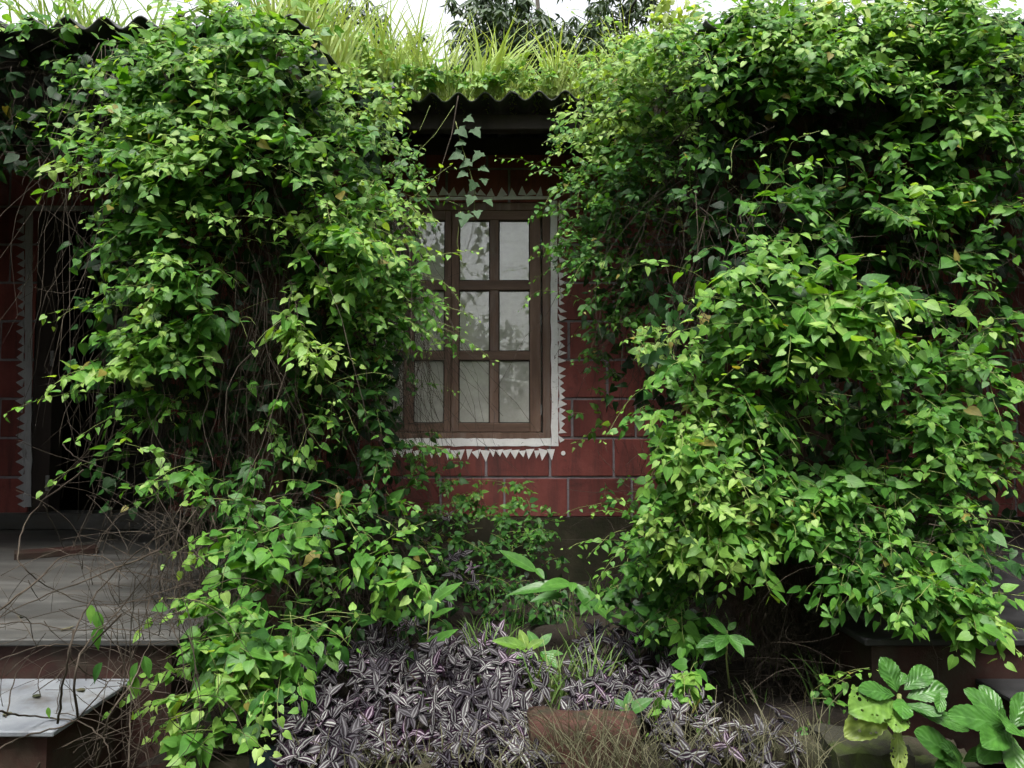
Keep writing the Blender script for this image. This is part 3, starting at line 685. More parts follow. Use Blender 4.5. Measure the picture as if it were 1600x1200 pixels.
# --- left porch, inner side towards the window
v2 = Vine('vine mass on the inner side of the left porch beside the window', (-.75, 3.3, 2.3))
for a in ((470, 150, 50, 55, 2.85, 30, .80, .8), (540, 160, 60, 60, 3.15, 44, 0.87, .8), (578, 230, 54, 50, 3.45, 32, 0.77, .8), (500, 235, 80, 55, 2.85, 34, 0.61, .9), (622, 275, 36, 36, 3.65, 11, 0.64, .8),
          (500, 330, 70, 60, 2.78, 34, 0.67, .9), (570, 340, 70, 60, 3.05, 40, 0.69, .85), (500, 400, 75, 60, 2.70, 34, 0.67, 1.), (580, 430, 75, 60, 3.0, 44, 0.65, .85), (620, 500, 40, 40, 3.3, 16, 0.61, .8),
          (540, 490, 70, 40, 2.85, 18, 0.59, .9), (440, 500, 45, 40, 2.64, 10, 0.75, 1.), (470, 560, 55, 28, 2.62, 9, 0.89, .9), (640, 330, 22, 56, 3.9, 9, 0.39, .8), (600, 590, 34, 46, 3.6, 5, 0.41, .8), (630, 640, 30, 36, 4.1, 4, 0.51, .9), (655, 705, 30, 30, 4.2, 5, 0.54, .9),
          (430, 660, 50, 45, 2.72, 9, 0.55, .8), (470, 690, 40, 40, 2.75, 7, 0.64, .8), (540, 640, 70, 50, 2.95, 9, 0.39, .9), (600, 470, 60, 45, 3.05, 26, .62, .8), (560, 530, 70, 35, 2.95, 16, .5, .85), (590, 590, 60, 40, 3.1, 10, .42, .8), (500, 610, 60, 40, 2.8, 10, .45, .85), (560, 720, 60, 40, 2.95, 8, .36, .9), (400, 740, 60, 40, 2.72, 8, .42, .9), (690, 535, 16, 14, 4.3, 2, 0.64, .8)):
    v2.cluster(*a[:6], age=a[6], size=a[7], side=.25)  # upper clusters coloured lighter, lower ones darker, imitating light that falls off downwards
v2.fill(450, 640, 120, 560, YL, 465); v2.fill(430, 640, 540, 800, YL, 161)
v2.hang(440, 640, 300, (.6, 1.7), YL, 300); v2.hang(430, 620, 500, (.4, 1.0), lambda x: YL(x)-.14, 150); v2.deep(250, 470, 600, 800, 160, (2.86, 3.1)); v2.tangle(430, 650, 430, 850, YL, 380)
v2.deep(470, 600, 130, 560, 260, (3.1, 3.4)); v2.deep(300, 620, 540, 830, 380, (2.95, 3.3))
# --- lower left
v3 = Vine('low vine spilling down beside the pale step to the bottom left', (-.9, 2.3, GZ))
for a in ((370, 810, 46, 36, 2.45, 11, 0.47, 1.1), (375, 880, 46, 40, 2.32, 15, 0.49, 1.15), (340, 965, 46, 40, 2.22, 14, 0.53, 1.1), (350, 1030, 63, 36, 2.12, 18, 0.57, 1.0), (390, 1060, 51, 40, 2.10, 14, 0.57, 1.0), (430, 1010, 51, 36, 2.2, 11, 0.53, 1.0),
          (325, 1100, 42, 36, 2.05, 10, 0.67, .9), (300, 1165, 34, 27, 2.0, 7, 0.71, .85), (390, 1120, 42, 36, 2.05, 7, 0.57, 1.0), (330, 1180, 51, 18, 2.0, 5, 0.67, .9), (410, 950, 34, 45, 2.3, 8, 0.53, 1.1),
          (480, 800, 59, 40, 2.7, 9, 0.45, 1.0), (560, 800, 59, 40, 2.85, 10, 0.47, .9), (640, 800, 34, 45, 3.2, 5, 0.41, .9), (540, 880, 68, 40, 2.65, 13, 0.59, 1.), (610, 880, 46, 40, 2.65, 9, 0.57, 1.), (640, 935, 38, 19, 2.55, 4, 0.65, 1.1), (560, 950, 51, 36, 2.6, 5, 0.49, 1.), (490, 1010, 42, 36, 2.4, 4, 0.49, 1.), (530, 1035, 34, 22, 2.4, 3, 0.49, 1.), (470, 890, 42, 54, 2.5, 5, 0.43, 1.)):
    v3.cluster(*a[:6], age=a[6], size=a[7], bulge=.08, length=.15)
YL3 = lambda x: 2.35 if x < 430 else 2.55+(x-430)/230*.5
v3.fill(330, 660, 780, 1000, YL3, 260, .22); v3.fill(280, 480, 1000, 1180, lambda x: 2.1, 74, .25)
v3.hang(270, 640, 780, (.3, .9), YL3, 220); v3.tangle(200, 620, 780, 1080, YL3, 320); v3.tangle(180, 420, 950, 1200, lambda x: 2.15, 130)
# --- right, inner side
YR = lambda x: 2.68 if x > 1170 else 2.68+(1170-x)/290*1.15
v4 = Vine('bright yellow-green vine on the inner side of the right porch roof', (.8, 3.3, 2.3))
for a in ((968, 165, 58, 52, 3.40, 76, .86, .72), (1005, 105, 66, 48, 3.2, 60, .88, .75), (956, 235, 56, 45, 3.45, 56, .80, .75), (1060, 75, 60, 42, 2.95, 42, .78, .8), (1040, 170, 60, 55, 3.1, 52, .74, .78), (1030, 240, 60, 45, 3.15, 34, .48, .8),
          (930, 310, 60, 40, 3.6, 42, .48, .8), (1010, 320, 60, 50, 3.3, 34, .40, .85), (920, 380, 45, 45, 3.75, 30, .42, .8), (970, 410, 60, 45, 3.5, 34, .42, .85), (980, 480, 50, 40, 3.5, 18, .45, .85), (1080, 330, 50, 60, 2.95, 9, .30, .9),
          (1020, 545, 65, 28, 3.1, 12, .80, .85), (950, 540, 40, 40, 3.7, 8, .45, .8), (930, 600, 30, 40, 3.9, 5, .55, .8), (935, 655, 24, 20, 4.0, 3, .70, .8), (895, 205, 24, 36, 3.75, 5, .35, .8), (880, 400, 18, 30, 4.2, 5, .35, .8), (880, 250, 20, 30, 3.95, 3, .45, .8), (1000, 470, 50, 40, 3.4, 10, .42, .85)):
    v4.cluster(*a[:6], age=a[6], size=a[7], side=-.25)  # high ages paint the bright light on the upper leaves into their colour
v4.deep(940, 1100, 280, 640, 260, (3.5, 3.9)); v4.fill(910, 1130, 130, 520, YR, 322); v4.hang(1000, 1170, 130, (.6, 1.7), YR, 240); v4.tangle(960, 1170, 300, 900, YR, 240); v4.tangle(1080, 1180, 200, 400, lambda x: 2.9, 110)
# --- right, fringe along the eave
v5 = Vine('leafy vine fringe along the top right eave, above the dark hollow', (1.5, 2.8, 2.2))
for a in ((1140, 70, 70, 45, 2.78, 36, 0.57, .9), (1240, 55, 80, 42, 2.70, 40, 0.60, .9), (1340, 55, 80, 45, 2.66, 44, 0.68, .9), (1450, 50, 85, 45, 2.66, 44, 0.56, .9), (1550, 60, 80, 55, 2.66, 42, 0.56, .9), (1190, 120, 50, 26, 2.7, 14, 0.57, 1.), (1300, 115, 90, 28, 2.62, 30, 0.56, 1.05), (1400, 100, 70, 30, 2.62, 18, 0.67, .95),
          (1500, 130, 90, 45, 2.62, 40, 0.64, .95), (1560, 190, 60, 50, 2.62, 28, 0.56, 1.), (1480, 190, 50, 30, 2.66, 14, 0.64, .95), (1250, 170, 60, 30, 2.72, 8, .45, 1.), (1120, 260, 50, 50, 2.9, 8, .5, .9), (1200, 230, 50, 40, 2.8, 6, .4, 1.), (1140, 175, 36, 24, 2.8, 6, 0.68, .8), (1170, 15, 60, 20, 2.8, 14, 0.72, .9), (1300, 10, 90, 20, 2.75, 18, 0.72, 1.1), (1480, 5, 120, 20, 2.75, 22, 0.67, 1.)):
    v5.cluster(*a[:6], age=a[6], size=a[7])  # ages raised here too, top light put into the leaf colour
v5.fill(1080, 1600, 20, 150, YR, 260); v5.fill(1080, 1620, 150, 400, YR, 204, .12); v5.hang(1060, 1620, 100, (.5, 1.4), YR, 170); v5.tangle(1060, 1400, 170, 480, lambda x: 2.85, 120)
v5.deep(1090, 1640, 90, 420, 800, (2.82, 2.89))
# --- right, main front mass
v6 = Vine('large-leaved vine mass on the front of the right porch', (1.4, 2.6, GZ))
for a in ((1300, 230, 60, 45, 2.78, 9, 0.39, 1.), (1440, 250, 80, 45, 2.68, 18, 0.47, 1.1), (1540, 300, 60, 40, 2.64, 16, 0.51, 1.1), (1450, 320, 90, 40, 2.62, 20, 0.55, 1.1), (1240, 310, 60, 45, 2.66, 13, 0.49, 1.1), (1380, 330, 60, 60, 2.72, 12, 0.33, 1.2), (1180, 385, 50, 35, 2.66, 9, 0.51, 1.05), (1310, 390, 90, 45, 2.75, 14, 0.29, 1.2), (1500, 410, 80, 45, 2.68, 16, 0.45, 1.1),
          (1190, 450, 60, 36, 2.50, 18, 0.60, 1.1), (1250, 500, 80, 55, 2.42, 28, .56, 1.25), (1340, 490, 70, 50, 2.36, 20, .64, 1.4), (1300, 560, 80, 36, 2.48, 16, 0.53, 1.35), (1390, 560, 40, 30, 2.42, 9, 0.71, 1.), (1430, 480, 50, 40, 2.6, 11, 0.49, 1.1), (1150, 530, 60, 50, 2.6, 18, 0.51, 1.), (1100, 590, 70, 45, 2.62, 24, 0.57, .95), (1170, 640, 70, 50, 2.52, 26, 0.53, 1.),
          (1080, 660, 60, 50, 2.56, 28, 0.65, .92), (1105, 740, 72, 55, 2.48, 42, 0.67, .92), (1085, 820, 74, 55, 2.50, 42, 0.69, .92), (1130, 850, 75, 45, 2.44, 36, 0.71, .95), (1190, 740, 60, 60, 2.52, 18, 0.49, 1.1), (1270, 720, 50, 40, 2.6, 9, 0.37, 1.2), (1290, 780, 90, 40, 2.46, 28, 0.53, 1.15), (1250, 830, 70, 45, 2.44, 22, 0.51, 1.1), (1340, 660, 60, 50, 2.62, 12, 0.39, 1.1),
          (1440, 620, 70, 50, 2.56, 20, 0.43, 1.1), (1490, 560, 60, 50, 2.56, 16, 0.47, 1.05), (1500, 670, 70, 45, 2.48, 24, 0.55, 1.), (1440, 720, 70, 45, 2.52, 22, 0.49, 1.05), (1540, 740, 50, 50, 2.5, 14, 0.55, 1.), (1570, 520, 40, 50, 2.6, 10, 0.47, 1.1), (1580, 630, 30, 60, 2.5, 9, 0.51, 1.1), (1380, 800, 60, 45, 2.46, 20, 0.47, 1.1), (1460, 810, 50, 40, 2.48, 13, 0.45, 1.1)):
    v6.cluster(*a[:6], age=a[6], size=a[7], bulge=.12)
v6.fill(1010, 1540, 400, 880, lambda x: 2.62, 682, .18, 1.05); v6.fill(1100, 1560, 220, 420, lambda x: 2.75, 204, .14, 1.0); v6.hang(1080, 1580, 300, (.5, 1.6), lambda x: 2.62, 240); v6.tangle(1060, 1580, 330, 900, lambda x: 2.6, 300)
v6.deep(1100, 1600, 380, 800, 520, (2.80, 2.89))
# --- right, lower skirt
v7 = Vine('crinkled lower vine hanging over the right porch edge', (1.6, 2.2, GZ))
for a in ((1320, 860, 70, 35, 2.40, 20, 0.46, 1.), (1390, 890, 60, 40, 2.34, 18, 0.44, 1.), (1340, 930, 50, 26, 2.30, 14, 0.52, .9), (1420, 940, 60, 30, 2.25, 18, 0.56, .95), (1500, 950, 70, 30, 2.20, 22, 0.54, 1.05), (1540, 990, 50, 26, 2.15, 12, 0.62, 1.05), (1490, 900, 40, 30, 2.25, 9, 0.60, 1.), (1560, 870, 45, 40, 2.4, 12, 0.40, 1.), (1500, 840, 50, 30, 2.45, 10, 0.40, 1.)):
    v7.cluster(*a[:6], age=a[6], size=a[7], bulge=.07, length=.13)
v7.fill(1280, 1560, 830, 960, lambda x: 2.35, 80, .2); v7.hang(1150, 1360, 830, (.3, .8), lambda x: 2.55, 220); v7.tangle(1160, 1420, 850, 1150, lambda x: 2.5, 420); v7.tangle(1280, 1560, 800, 960, lambda x: 2.35, 90)
# --- lower inner right
v8 = Vine('small-leaved vine trailing over the dark plinth right of the bed', (.6, 2.9, BZ))
for a in ((1010, 870, 50, 45, 2.75, 24, .50, .85), (1050, 920, 60, 40, 2.7, 26, .46, .9), (1000, 930, 40, 40, 2.9, 16, .38, .85), (1080, 980, 40, 36, 2.6, 12, .36, .95), (1020, 980, 40, 30, 2.8, 10, .32, .85), (1085, 1080, 26, 30, 2.3, 6, .60, .9), (970, 790, 24, 24, 3.6, 6, .48, .8), (1290, 1130, 16, 60, 2.25, 8, .58, .6)):
    v8.cluster(*a[:6], age=a[6], size=a[7], bulge=.08, length=.14)
v8.fill(980, 1120, 850, 1020, lambda x: 2.9, 124, .2)
# --- small creeper on the plinth
v9 = Vine('small-leaved creeper climbing the wall foot under the window', (-.2, 4.6, BZ), size=.05, group=None)
for a in ((770, 790, 60, 30, 4.60, 30, .55, .9), (820, 830, 55, 36, 4.5, 34, .45, .9), (700, 830, 50, 40, 4.2, 30, .35, .9), (740, 890, 70, 50, 4.2, 45, .25, .9), (700, 760, 30, 30, 4.5, 11, .45, .9), (850, 870, 40, 30, 4.3, 15, .35, .8), (690, 930, 50, 50, 3.6, 22, .25, .9), (660, 870, 45, 45, 3.4, 18, .3, 1.0), (640, 980, 50, 30, 3.0, 10, .3, 1.0), (860, 960, 60, 30, 3.7, 16, .2, .9), (780, 950, 60, 40, 3.8, 26, .22, .9)):
    v9.cluster(*a[:6], age=a[6], size=a[7], bulge=.05, length=.13)
v9.fill(650, 880, 840, 980, lambda x: 4.2, 99, .15)
# --- roof edge creeper above the window
v10 = Vine('sunlit pale creeper along the roof edge above the window', (0, 4.0, roof_z(4.0)), size=.052, group=None)
for a in ((600, 115, 50, 22, 3.95, 24, .80, 1.), (670, 120, 50, 18, 3.95, 18, .72, 1.2), (750, 130, 50, 12, 3.95, 16, .80, 1.), (830, 125, 60, 14, 3.97, 18, .88, .9), (910, 120, 60, 18, 3.97, 24, .88, .8), (960, 100, 50, 24, 3.95, 22, .86, .8), (560, 80, 40, 30, 3.9, 20, .84, 1.), (650, 130, 120, 12, 4.02, 24, .9, .8), (860, 134, 120, 10, 4.02, 22, .95, .75), (950, 118, 60, 24, 3.9, 36, .95, .7)):
    v10.cluster(*a[:6], age=a[6], size=a[7], bulge=.03, length=.12, droop=.5)
# --- tall leafy shoots standing on the right roof
v11 = Vine('pale upright leafy shoots against the sky on the right roof', (.8, 3.6, roof_z(3.6)), size=.07, group=None, m='grass')
for _ in range(16):
    p = np.array(at(R.uniform(1000, 1090), R.uniform(40, 100), 3.4)); v11.shoot(p, np.array([R.normal(0, .25), 0, 1.0]), R.uniform(.12, .26), .06, .88, .2)

# places where the curtain is thin and only the dark backing leaves and bare stems are left: (px, py, rx, ry, share of leaves gone)
GAPS = [(400, 470, 46, 120, .9), (310, 690, 110, 70, .25), (520, 650, 110, 75, .35), (620, 640, 40, 60, .5), (440, 300, 32, 60, .55), (1180, 250, 60, 90, .6), (1320, 205, 120, 45, .4), (1230, 400, 60, 30, .5), (1270, 690, 55, 50, .65),
        (1060, 470, 60, 60, .5), (280, 130, 60, 26, .5), (330, 600, 60, 50, .55), (460, 940, 50, 60, .7), (560, 985, 60, 30, .6), (1100, 420, 50, 60, .6), (1390, 410, 70, 36, .45), (1350, 640, 40, 40, .5), (300, 370, 34, 34, .5), (1450, 400, 40, 30, .4), (520, 770, 60, 40, .5)]
for v in VINES:
    L = v.L; p = np.array(L.p); rel = p-np.array(EYE); dep = rel[:, 1]*CP+rel[:, 2]*SP
    X = 800+rel[:, 0]/dep*FPX; Y = 600-(-rel[:, 1]*SP+rel[:, 2]*CP)/dep*FPX; pr = np.zeros(len(p))
    for gx, gy, rx, ry, k in GAPS: pr = np.maximum(pr, k*np.clip(1.5*(1-((X-gx)/rx)**2-((Y-gy)/ry)**2), 0, 1))
    keep = (R.random(len(p)) >= pr) | (np.array(L.a) < .17)
    for nm in ('p', 'd', 'n', 's', 'a'): setattr(L, nm, [q for q, f in zip(getattr(L, nm), keep) if f])
# pick the leaves that show largest
def rank():
    W, H = 800, 600; buf = np.full((H, W), -1, np.int64); items = []
    for vi, v in enumerate(VINES):
        p, d, b, n, sz, ag, va = v.L.arr(); c = p+d*sz[:, None]*.45
        rel = c-np.array(EYE); dep = rel[:, 1]*CP+rel[:, 2]*SP; u = rel[:, 0]/dep; w = (-rel[:, 1]*SP+rel[:, 2]*CP)/dep
        X = (800+u*FPX)/2; Y = (600-w*FPX)/2
        vd = rel/np.linalg.norm(rel, axis=1, keepdims=True)
        face = np.abs((n*vd).sum(1)); rad = sz*FPX/dep/2*.36*np.sqrt(np.clip(face, .1, 1))
        for i in range(len(sz)): items.append((dep[i], vi, i, X[i], Y[i], rad[i]))
    items.sort(key=lambda t: -t[0])
    for k, (_, vi, i, x, y, r) in enumerate(items):
        x0, x1, y0, y1 = int(x-r), int(x+r)+1, int(y-r), int(y+r)+1
        if x1 <= 0 or y1 <= 0 or x0 >= W or y0 >= H: continue
        buf[max(y0, 0):y1, max(x0, 0):x1] = k
    cnt = np.bincount(buf[buf >= 0], minlength=len(items)); out = [[] for _ in VINES]
    for k, c in enumerate(cnt):
        if c > 8: out[items[k][1]].append((c, items[k][2]))
    return [[i for c, i in sorted(o, reverse=True)[:300]] for o in out]
NTOP = rank()
print('leaves', [len(v.L.s) for v in VINES], 'parts', [len(t) for t in NTOP])
for v, top in zip(VINES, NTOP):
    v.L.build(v.o, M[v.m], top)
    v.sh.build('shoots', M['shoot'], v.o); v.dry.build('dry_stems', M['twig'], v.o)

# ------------------------------------------------------------------ ivy strand hanging in front of the window head
ivy = empty('ivy_strand', at(700, 150, 3.92), 'single ivy strand with dark lobed leaves hanging from the eave by the window', 'ivy')
def px_line(pts, Y, n=6):
    out = []
    for k in range(len(pts)-1):
        for i in range(n):
            t = i/n; out.append(at(pts[k][0]*(1-t)+pts[k+1][0]*t, pts[k][1]*(1-t)+pts[k+1][1]*t, Y))
    out.append(at(*pts[-1], Y)); return out
for pts, r in (([(716, 150), (706, 210), (690, 260), (684, 285)], .0036), ([(712, 190), (722, 230), (735, 270), (742, 300), (740, 345)], .0024), ([(710, 165), (680, 210), (650, 240)], .002), ([(672, 165), (664, 185), (655, 205)], .002), ([(720, 330), (714, 380), (725, 420)], .0018)):
    MB().tube(px_line(pts, 3.9), r, r*.6, 6).build('stem', M['twig'] if r > .003 else M['shoot'], ivy, True)
def ivy_mesh():
    o = [(0, .0), (-.10, .22), (.06, .40), (.14, .60), (.30, .33), (.52, .30), (.75, .16), (1.0, 0)]
    V = [(.05, 0, 0)]+[(.02+x*.98, y, .06*y-.18*x*x) for x, y in o[1:-1]]+[(1, 0, -.2)]+[(.02+x*.98, -y, .06*y-.18*x*x) for x, y in o[1:-1][::-1]]
    V.append((.35, 0, -.02)); c = len(V)-1; F = [(c, i, (i+1) % c) for i in range(c)]
    lf = [(.5, 1, 0)]*c+[(.5, 0, .4)]
    return trimesh('ivy_leaf', V, [f[::-1] for f in F], lf)
IM = ivy_mesh(); IM.materials.append(M['ivy'])
for (x, y, s) in ((716, 207, .075), (740, 207, .07), (728, 190, .06), (726, 228, .06), (722, 246, .08), (752, 244, .075), (735, 258, .07), (728, 275, .06), (750, 268, .06), (742, 290, .065), (756, 285, .05), (738, 312, .07), (760, 318, .06), (728, 340, .09), (745, 335, .06), (715, 340, .06), (650, 240, .05)):
    p = at(x, y-6, 3.89); d = Vector((random.gauss(0, .7), -.35, -random.uniform(.3, 1))).normalized(); n = Vector((random.gauss(0, .3), -.8, .55)); n = (n-d*n.dot(d)).normalized(); b = n.cross(d)
    L = Matrix(((d.x*s, b.x*s, n.x*s, p.x), (d.y*s, b.y*s, n.y*s, p.y), (d.z*s, b.z*s, n.z*s, p.z), (0, 0, 0, 1)))
    link('ivy_leaf', IM, ivy, None, L)

# ------------------------------------------------------------------ bare stems over the steps
dc = empty('bare_creeper', (-1.2, 2.0, GZ), 'tangle of bare looping stems over the pale step and left porch edge', 'creeper')
LOOPS = [[(130, 735), (60, 790), (35, 830), (28, 870), (45, 895), (80, 920), (150, 945), (250, 935)], [(250, 860), (150, 900), (60, 935), (-20, 975)], [(-20, 978), (40, 972), (110, 985), (170, 975), (215, 940), (250, 900)],
         [(0, 1030), (60, 1010), (110, 1008), (160, 1020), (190, 1055)], [(113, 985), (112, 1030), (150, 1060), (200, 1065), (250, 1072)], [(-10, 1110), (30, 1118), (80, 1122), (130, 1130), (165, 1160), (172, 1200)],
         [(10, 1120), (22, 1060), (50, 1020), (72, 990)], [(-20, 1180), (40, 1150), (110, 1130), (150, 1090), (190, 1040)], [(0, 1140), (90, 1115), (170, 1135), (230, 1175)], [(90, 1130), (100, 1060), (112, 1000), (135, 950), (175, 900), (230, 850), (270, 830)],
         [(120, 1120), (118, 1050), (140, 1000), (185, 955), (240, 880)], [(60, 1200), (85, 1130), (92, 1080), (108, 1030)], [(200, 1200), (205, 1100), (204, 1000), (212, 900)], [(130, 450), (95, 458), (45, 447)], [(98, 695), (120, 715), (160, 730)],
         [(30, 1200), (90, 1170), (190, 1120), (260, 1060)], [(150, 1200), (170, 1120), (210, 1060), (235, 1000)], [(-10, 960), (60, 905), (100, 870), (160, 870), (200, 905)], [(68, 790), (90, 835), (100, 858)], [(190, 960), (120, 1030), (50, 1086)]]
for k, L in enumerate(LOOPS):
    Y0 = random.uniform(1.78, 2.15) if k not in (13, 14) else 2.55
    if k == 0: Y0 = 2.2
    P_ = np.array([at(x, y, Y0+.1*math.sin(i*1.3+k)) for i, (x, y) in enumerate(L)])
    # smooth by Catmull-Rom
    Q = []; E = np.vstack([2*P_[0]-P_[1], P_, 2*P_[-1]-P_[-2]])
    for i in range(1, len(E)-2):
        for t in np.linspace(0, 1, 6, endpoint=False):
            Q.append(.5*((2*E[i])+(-E[i-1]+E[i+1])*t+(2*E[i-1]-5*E[i]+4*E[i+1]-E[i+2])*t*t+(-E[i-1]+3*E[i]-3*E[i+1]+E[i+2])*t**3))
    Q.append(P_[-1]); r = random.uniform(.0014, .0034); Q = [q+np.array([random.gauss(0, .0013) for _ in range(3)]) for q in Q]
    MB().tube(Q, r, r*.4, 5).build('stem', M['twig'], dc, True)
tb = TB()
for _ in range(150):
    x, y = R.uniform(-30, 330), R.uniform(880, 1215); p = np.array(at(x, y, R.uniform(1.85, 2.3))); d = nrm(R.normal(0, 1, 3)*np.array([.7, .3, 1])); c = R.normal(0, .13, 3); pts = [p]
    for i in range(9): d = nrm(d+c+R.normal(0, .1, 3)); p = p+d*.035; pts.append(p)
    if x > 110 or y > 1130 or R.random() < .25: tb.add(pts, .0014, .0006, 3)
tb.build('fine_stems', M['twig'], dc)
lo = Leaves('ovate')
for (x, y, s, a) in ((150, 965, .06, .7), (142, 955, .05, .75), (158, 975, .05, .6), (160, 1045, .06, .3), (215, 1045, .07, .6), (208, 1065, .06, .75), (225, 1035, .06, .6), (75, 1115, .03, .8), (150, 990, .06, .6)):
    lo.add(np.array(at(x, y-10, 2.0)), np.array([random.gauss(0, .3), -.2, -1]), np.array([random.gauss(0, .4), -1, .3]), s, a)
lo.build(dc, M['leaf'], range(9))

# ------------------------------------------------------------------ striped purple-silver plants in the bed
def striped(label, spots, base, n_parts=300):
    o = empty('wandering_plant', base, label, 'ground cover', 'striped plants covering the bed'); L = Leaves('stripe'); tb = TB()
    for (x0, x1, y0, y1, Y0, Y1, n) in spots:
        for _ in range(n):
            x, y = R.uniform(x0, x1), R.uniform(y0, y1); t = (y-y0)/(y1-y0+1e-6); Y = Y0+(Y1-Y0)*t+R.normal(0, .03)
            p = np.array(at(x, y, Y)); ax = nrm(np.array([R.normal(0, .6), -.55+R.normal(0, .35), .75])); k = int(R.integers(4, 7)); a0 = R.random()*6.3
            u = nrm(np.cross(ax, (.3, 1, .2))); w = np.cross(ax, u); tone = R.uniform(.12, .8) if R.random() < .92 else 1.0
            if R.random() < .2: tone = .04
            tb.add([p-ax*.02, p-ax*.06+np.array([0, .02, -.03]), p+np.array([R.normal(0, .02), .05, -.13])], .0025, .002, 3)
            for i in range(k):
                an = a0+i*2.4; r = u*math.cos(an)+w*math.sin(an)
                L.add(p+ax*(.006*(k-i)-.012), r+ax*R.uniform(.0, .5)+np.array([0, 0, -.12]), ax+R.normal(0, .18, 3), R.uniform(.038, .066)*(1 if i else .8), tone+R.normal(0, .06))
    p, d, b, n, sz, ag, va = L.arr(); rel = p-np.array(EYE); score = sz/rel[:, 1]*(np.abs((n*rel/np.linalg.norm(rel, axis=1, keepdims=True)).sum(1))+.2)
    L.build(o, M['striped'], np.argsort(-score)[:n_parts]); tb.build('stems', M['twig'], o)
striped('purple and silver striped groundcover left of the brick kerb', [(470, 800, 1010, 1195, 2.75, 2.02, 190), (700, 850, 1030, 1195, 2.7, 2.02, 80), (540, 700, 975, 1030, 3.1, 2.75, 24), (690, 780, 985, 1030, 3.2, 2.8, 14), (445, 560, 1080, 1195, 2.2, 1.98, 44), (660, 740, 850, 950, 4.0, 3.4, 10), (690, 720, 800, 820, 4.3, 4.2, 3)], (-.4, 2.4, BZ))
striped('purple and silver striped groundcover on the right half of the bed', [(905, 1060, 975, 1110, 3.05, 2.32, 100), (880, 960, 1060, 1130, 2.5, 2.2, 22), (1040, 1110, 1040, 1130, 2.6, 2.2, 10), (1010, 1180, 1110, 1195, 2.16, 2.0, 17), (1170, 1250, 1120, 1200, 2.15, 2.0, 6)], (.4, 2.5, BZ))

# ------------------------------------------------------------------ grass
def blades(parent_or_label, name, spots, m, cat=None, kind=None, group=None, base=None):
    """spots: list of (root point, n, height, spread, lean, width, age)"""
    V, F, LF = [], [], []
    for (p, n, h, sp, lean, w, age) in spots:
        for _ in range(n):
            q = np.array(p)+np.array([R.normal(0, sp), R.normal(0, sp), 0])
            if p[2] > 1.5: q[0] = min(max(q[0], XL+.01), XR-.01) if XL < p[0] < XR else (min(q[0], XL-.01) if p[0] <= XL else max(q[0], XR+.01)); q[1] = max(q[1], 3.0 if (q[0] < XL or q[0] > XR) else YC+.03); q[2] = roof_z(q[1])+.028
            L = h*R.uniform(.5, 1.15); a = R.random()*6.28
            d = nrm(np.array([math.cos(a)*.35+lean, math.sin(a)*.35, 1.0])); out = np.array([math.cos(a), math.sin(a)*.7, 0])+np.array([lean, 0, 0])
            k = 6; sd = nrm(np.cross(d, np.array([math.sin(a*3), -1.2, .1]))); cur = R.uniform(.05, .34); base_i = len(V); ag = age+R.normal(0, .14)
            for i in range(k+1):
                t = i/k; ww = w*(1-t**2.2)*.5*R.uniform(.9, 1.1)+.0003
                V += [q-sd*ww, q+sd*ww]; LF += [(ag, .6, t)]*2
                d = nrm(d+out*cur*.8*t+np.array([0, 0, -cur*1.3*t*t])); q = q+d*L/k
            for i in range(k): o = base_i+2*i; F += [(o, o+1, o+3), (o, o+3, o+2)]
    LF = np.clip(np.array(LF), 0, 1)
    o = link(name, trimesh(name, np.array(V), F, LF), None, m)
    return tag(o, parent_or_label, cat, group, kind)
def rp(x, Y): X = at(x, 100, Y).x; return (X, Y, roof_z(Y)-.01)
TUFTS = [(425, 3.15, 26, .42, .03, -.05, .011, .68, 'arching grass tuft at the top edge above the left vine'), (500, 3.5, 30, .46, .05, .12, .012, .66, 'dense pale grass tuft standing just left of the middle roof bay'), (548, 4.0, 30, .44, .05, .0, .011, .74, 'fine pale grass tuft between the two tallest tufts on the left roof bay'), (470, 3.3, 26, .50, .02, .1, .012, .62, 'yellow-green arching grass at the left vine top'), (520, 3.9, 34, .50, .05, -.1, .013, .70, 'pale yellow broad-bladed grass tuft on the roof, leftmost of the middle bay'), (585, 4.05, 36, .55, .05, .15, .013, .70, 'tall thin yellowish grass tuft on the roof left of the window'),
         (640, 4.0, 34, .50, .05, -.05, .011, .72, 'bright grass tuft on the roof above the left window edge'), (690, 4.05, 24, .42, .04, .0, .010, .80, 'fine pale grass tuft on the roof above the left casement'), (758, 4.0, 30, .44, .03, .28, .015, .66, 'broad-bladed grass tuft leaning right above the window'),
         (800, 4.1, 12, .36, .05, .1, .009, .85, 'small sparse grass tuft on the roof just right of the leaning tuft'), (868, 4.0, 20, .40, .02, .05, .014, .80, 'upright pale grass tuft on the roof above the right casement'), (930, 4.05, 16, .30, .06, .1, .008, .85, 'low bleached grass tuft on the roof near the right vines'), (985, 3.9, 26, .40, .03, .0, .009, .82, 'tall bleached grass tuft on the roof beside the right vines')]
for (x, Y, n, h, sp, lean, w, age, lab) in TUFTS:
    blades(lab, 'grass_tuft', [(rp(x, Y), int(n*2.3), h*1.08, min(sp*1.7, .075), lean, w*.95, age+.1)], M['grass'], 'grass tuft', None, 'grass tufts on the roof')
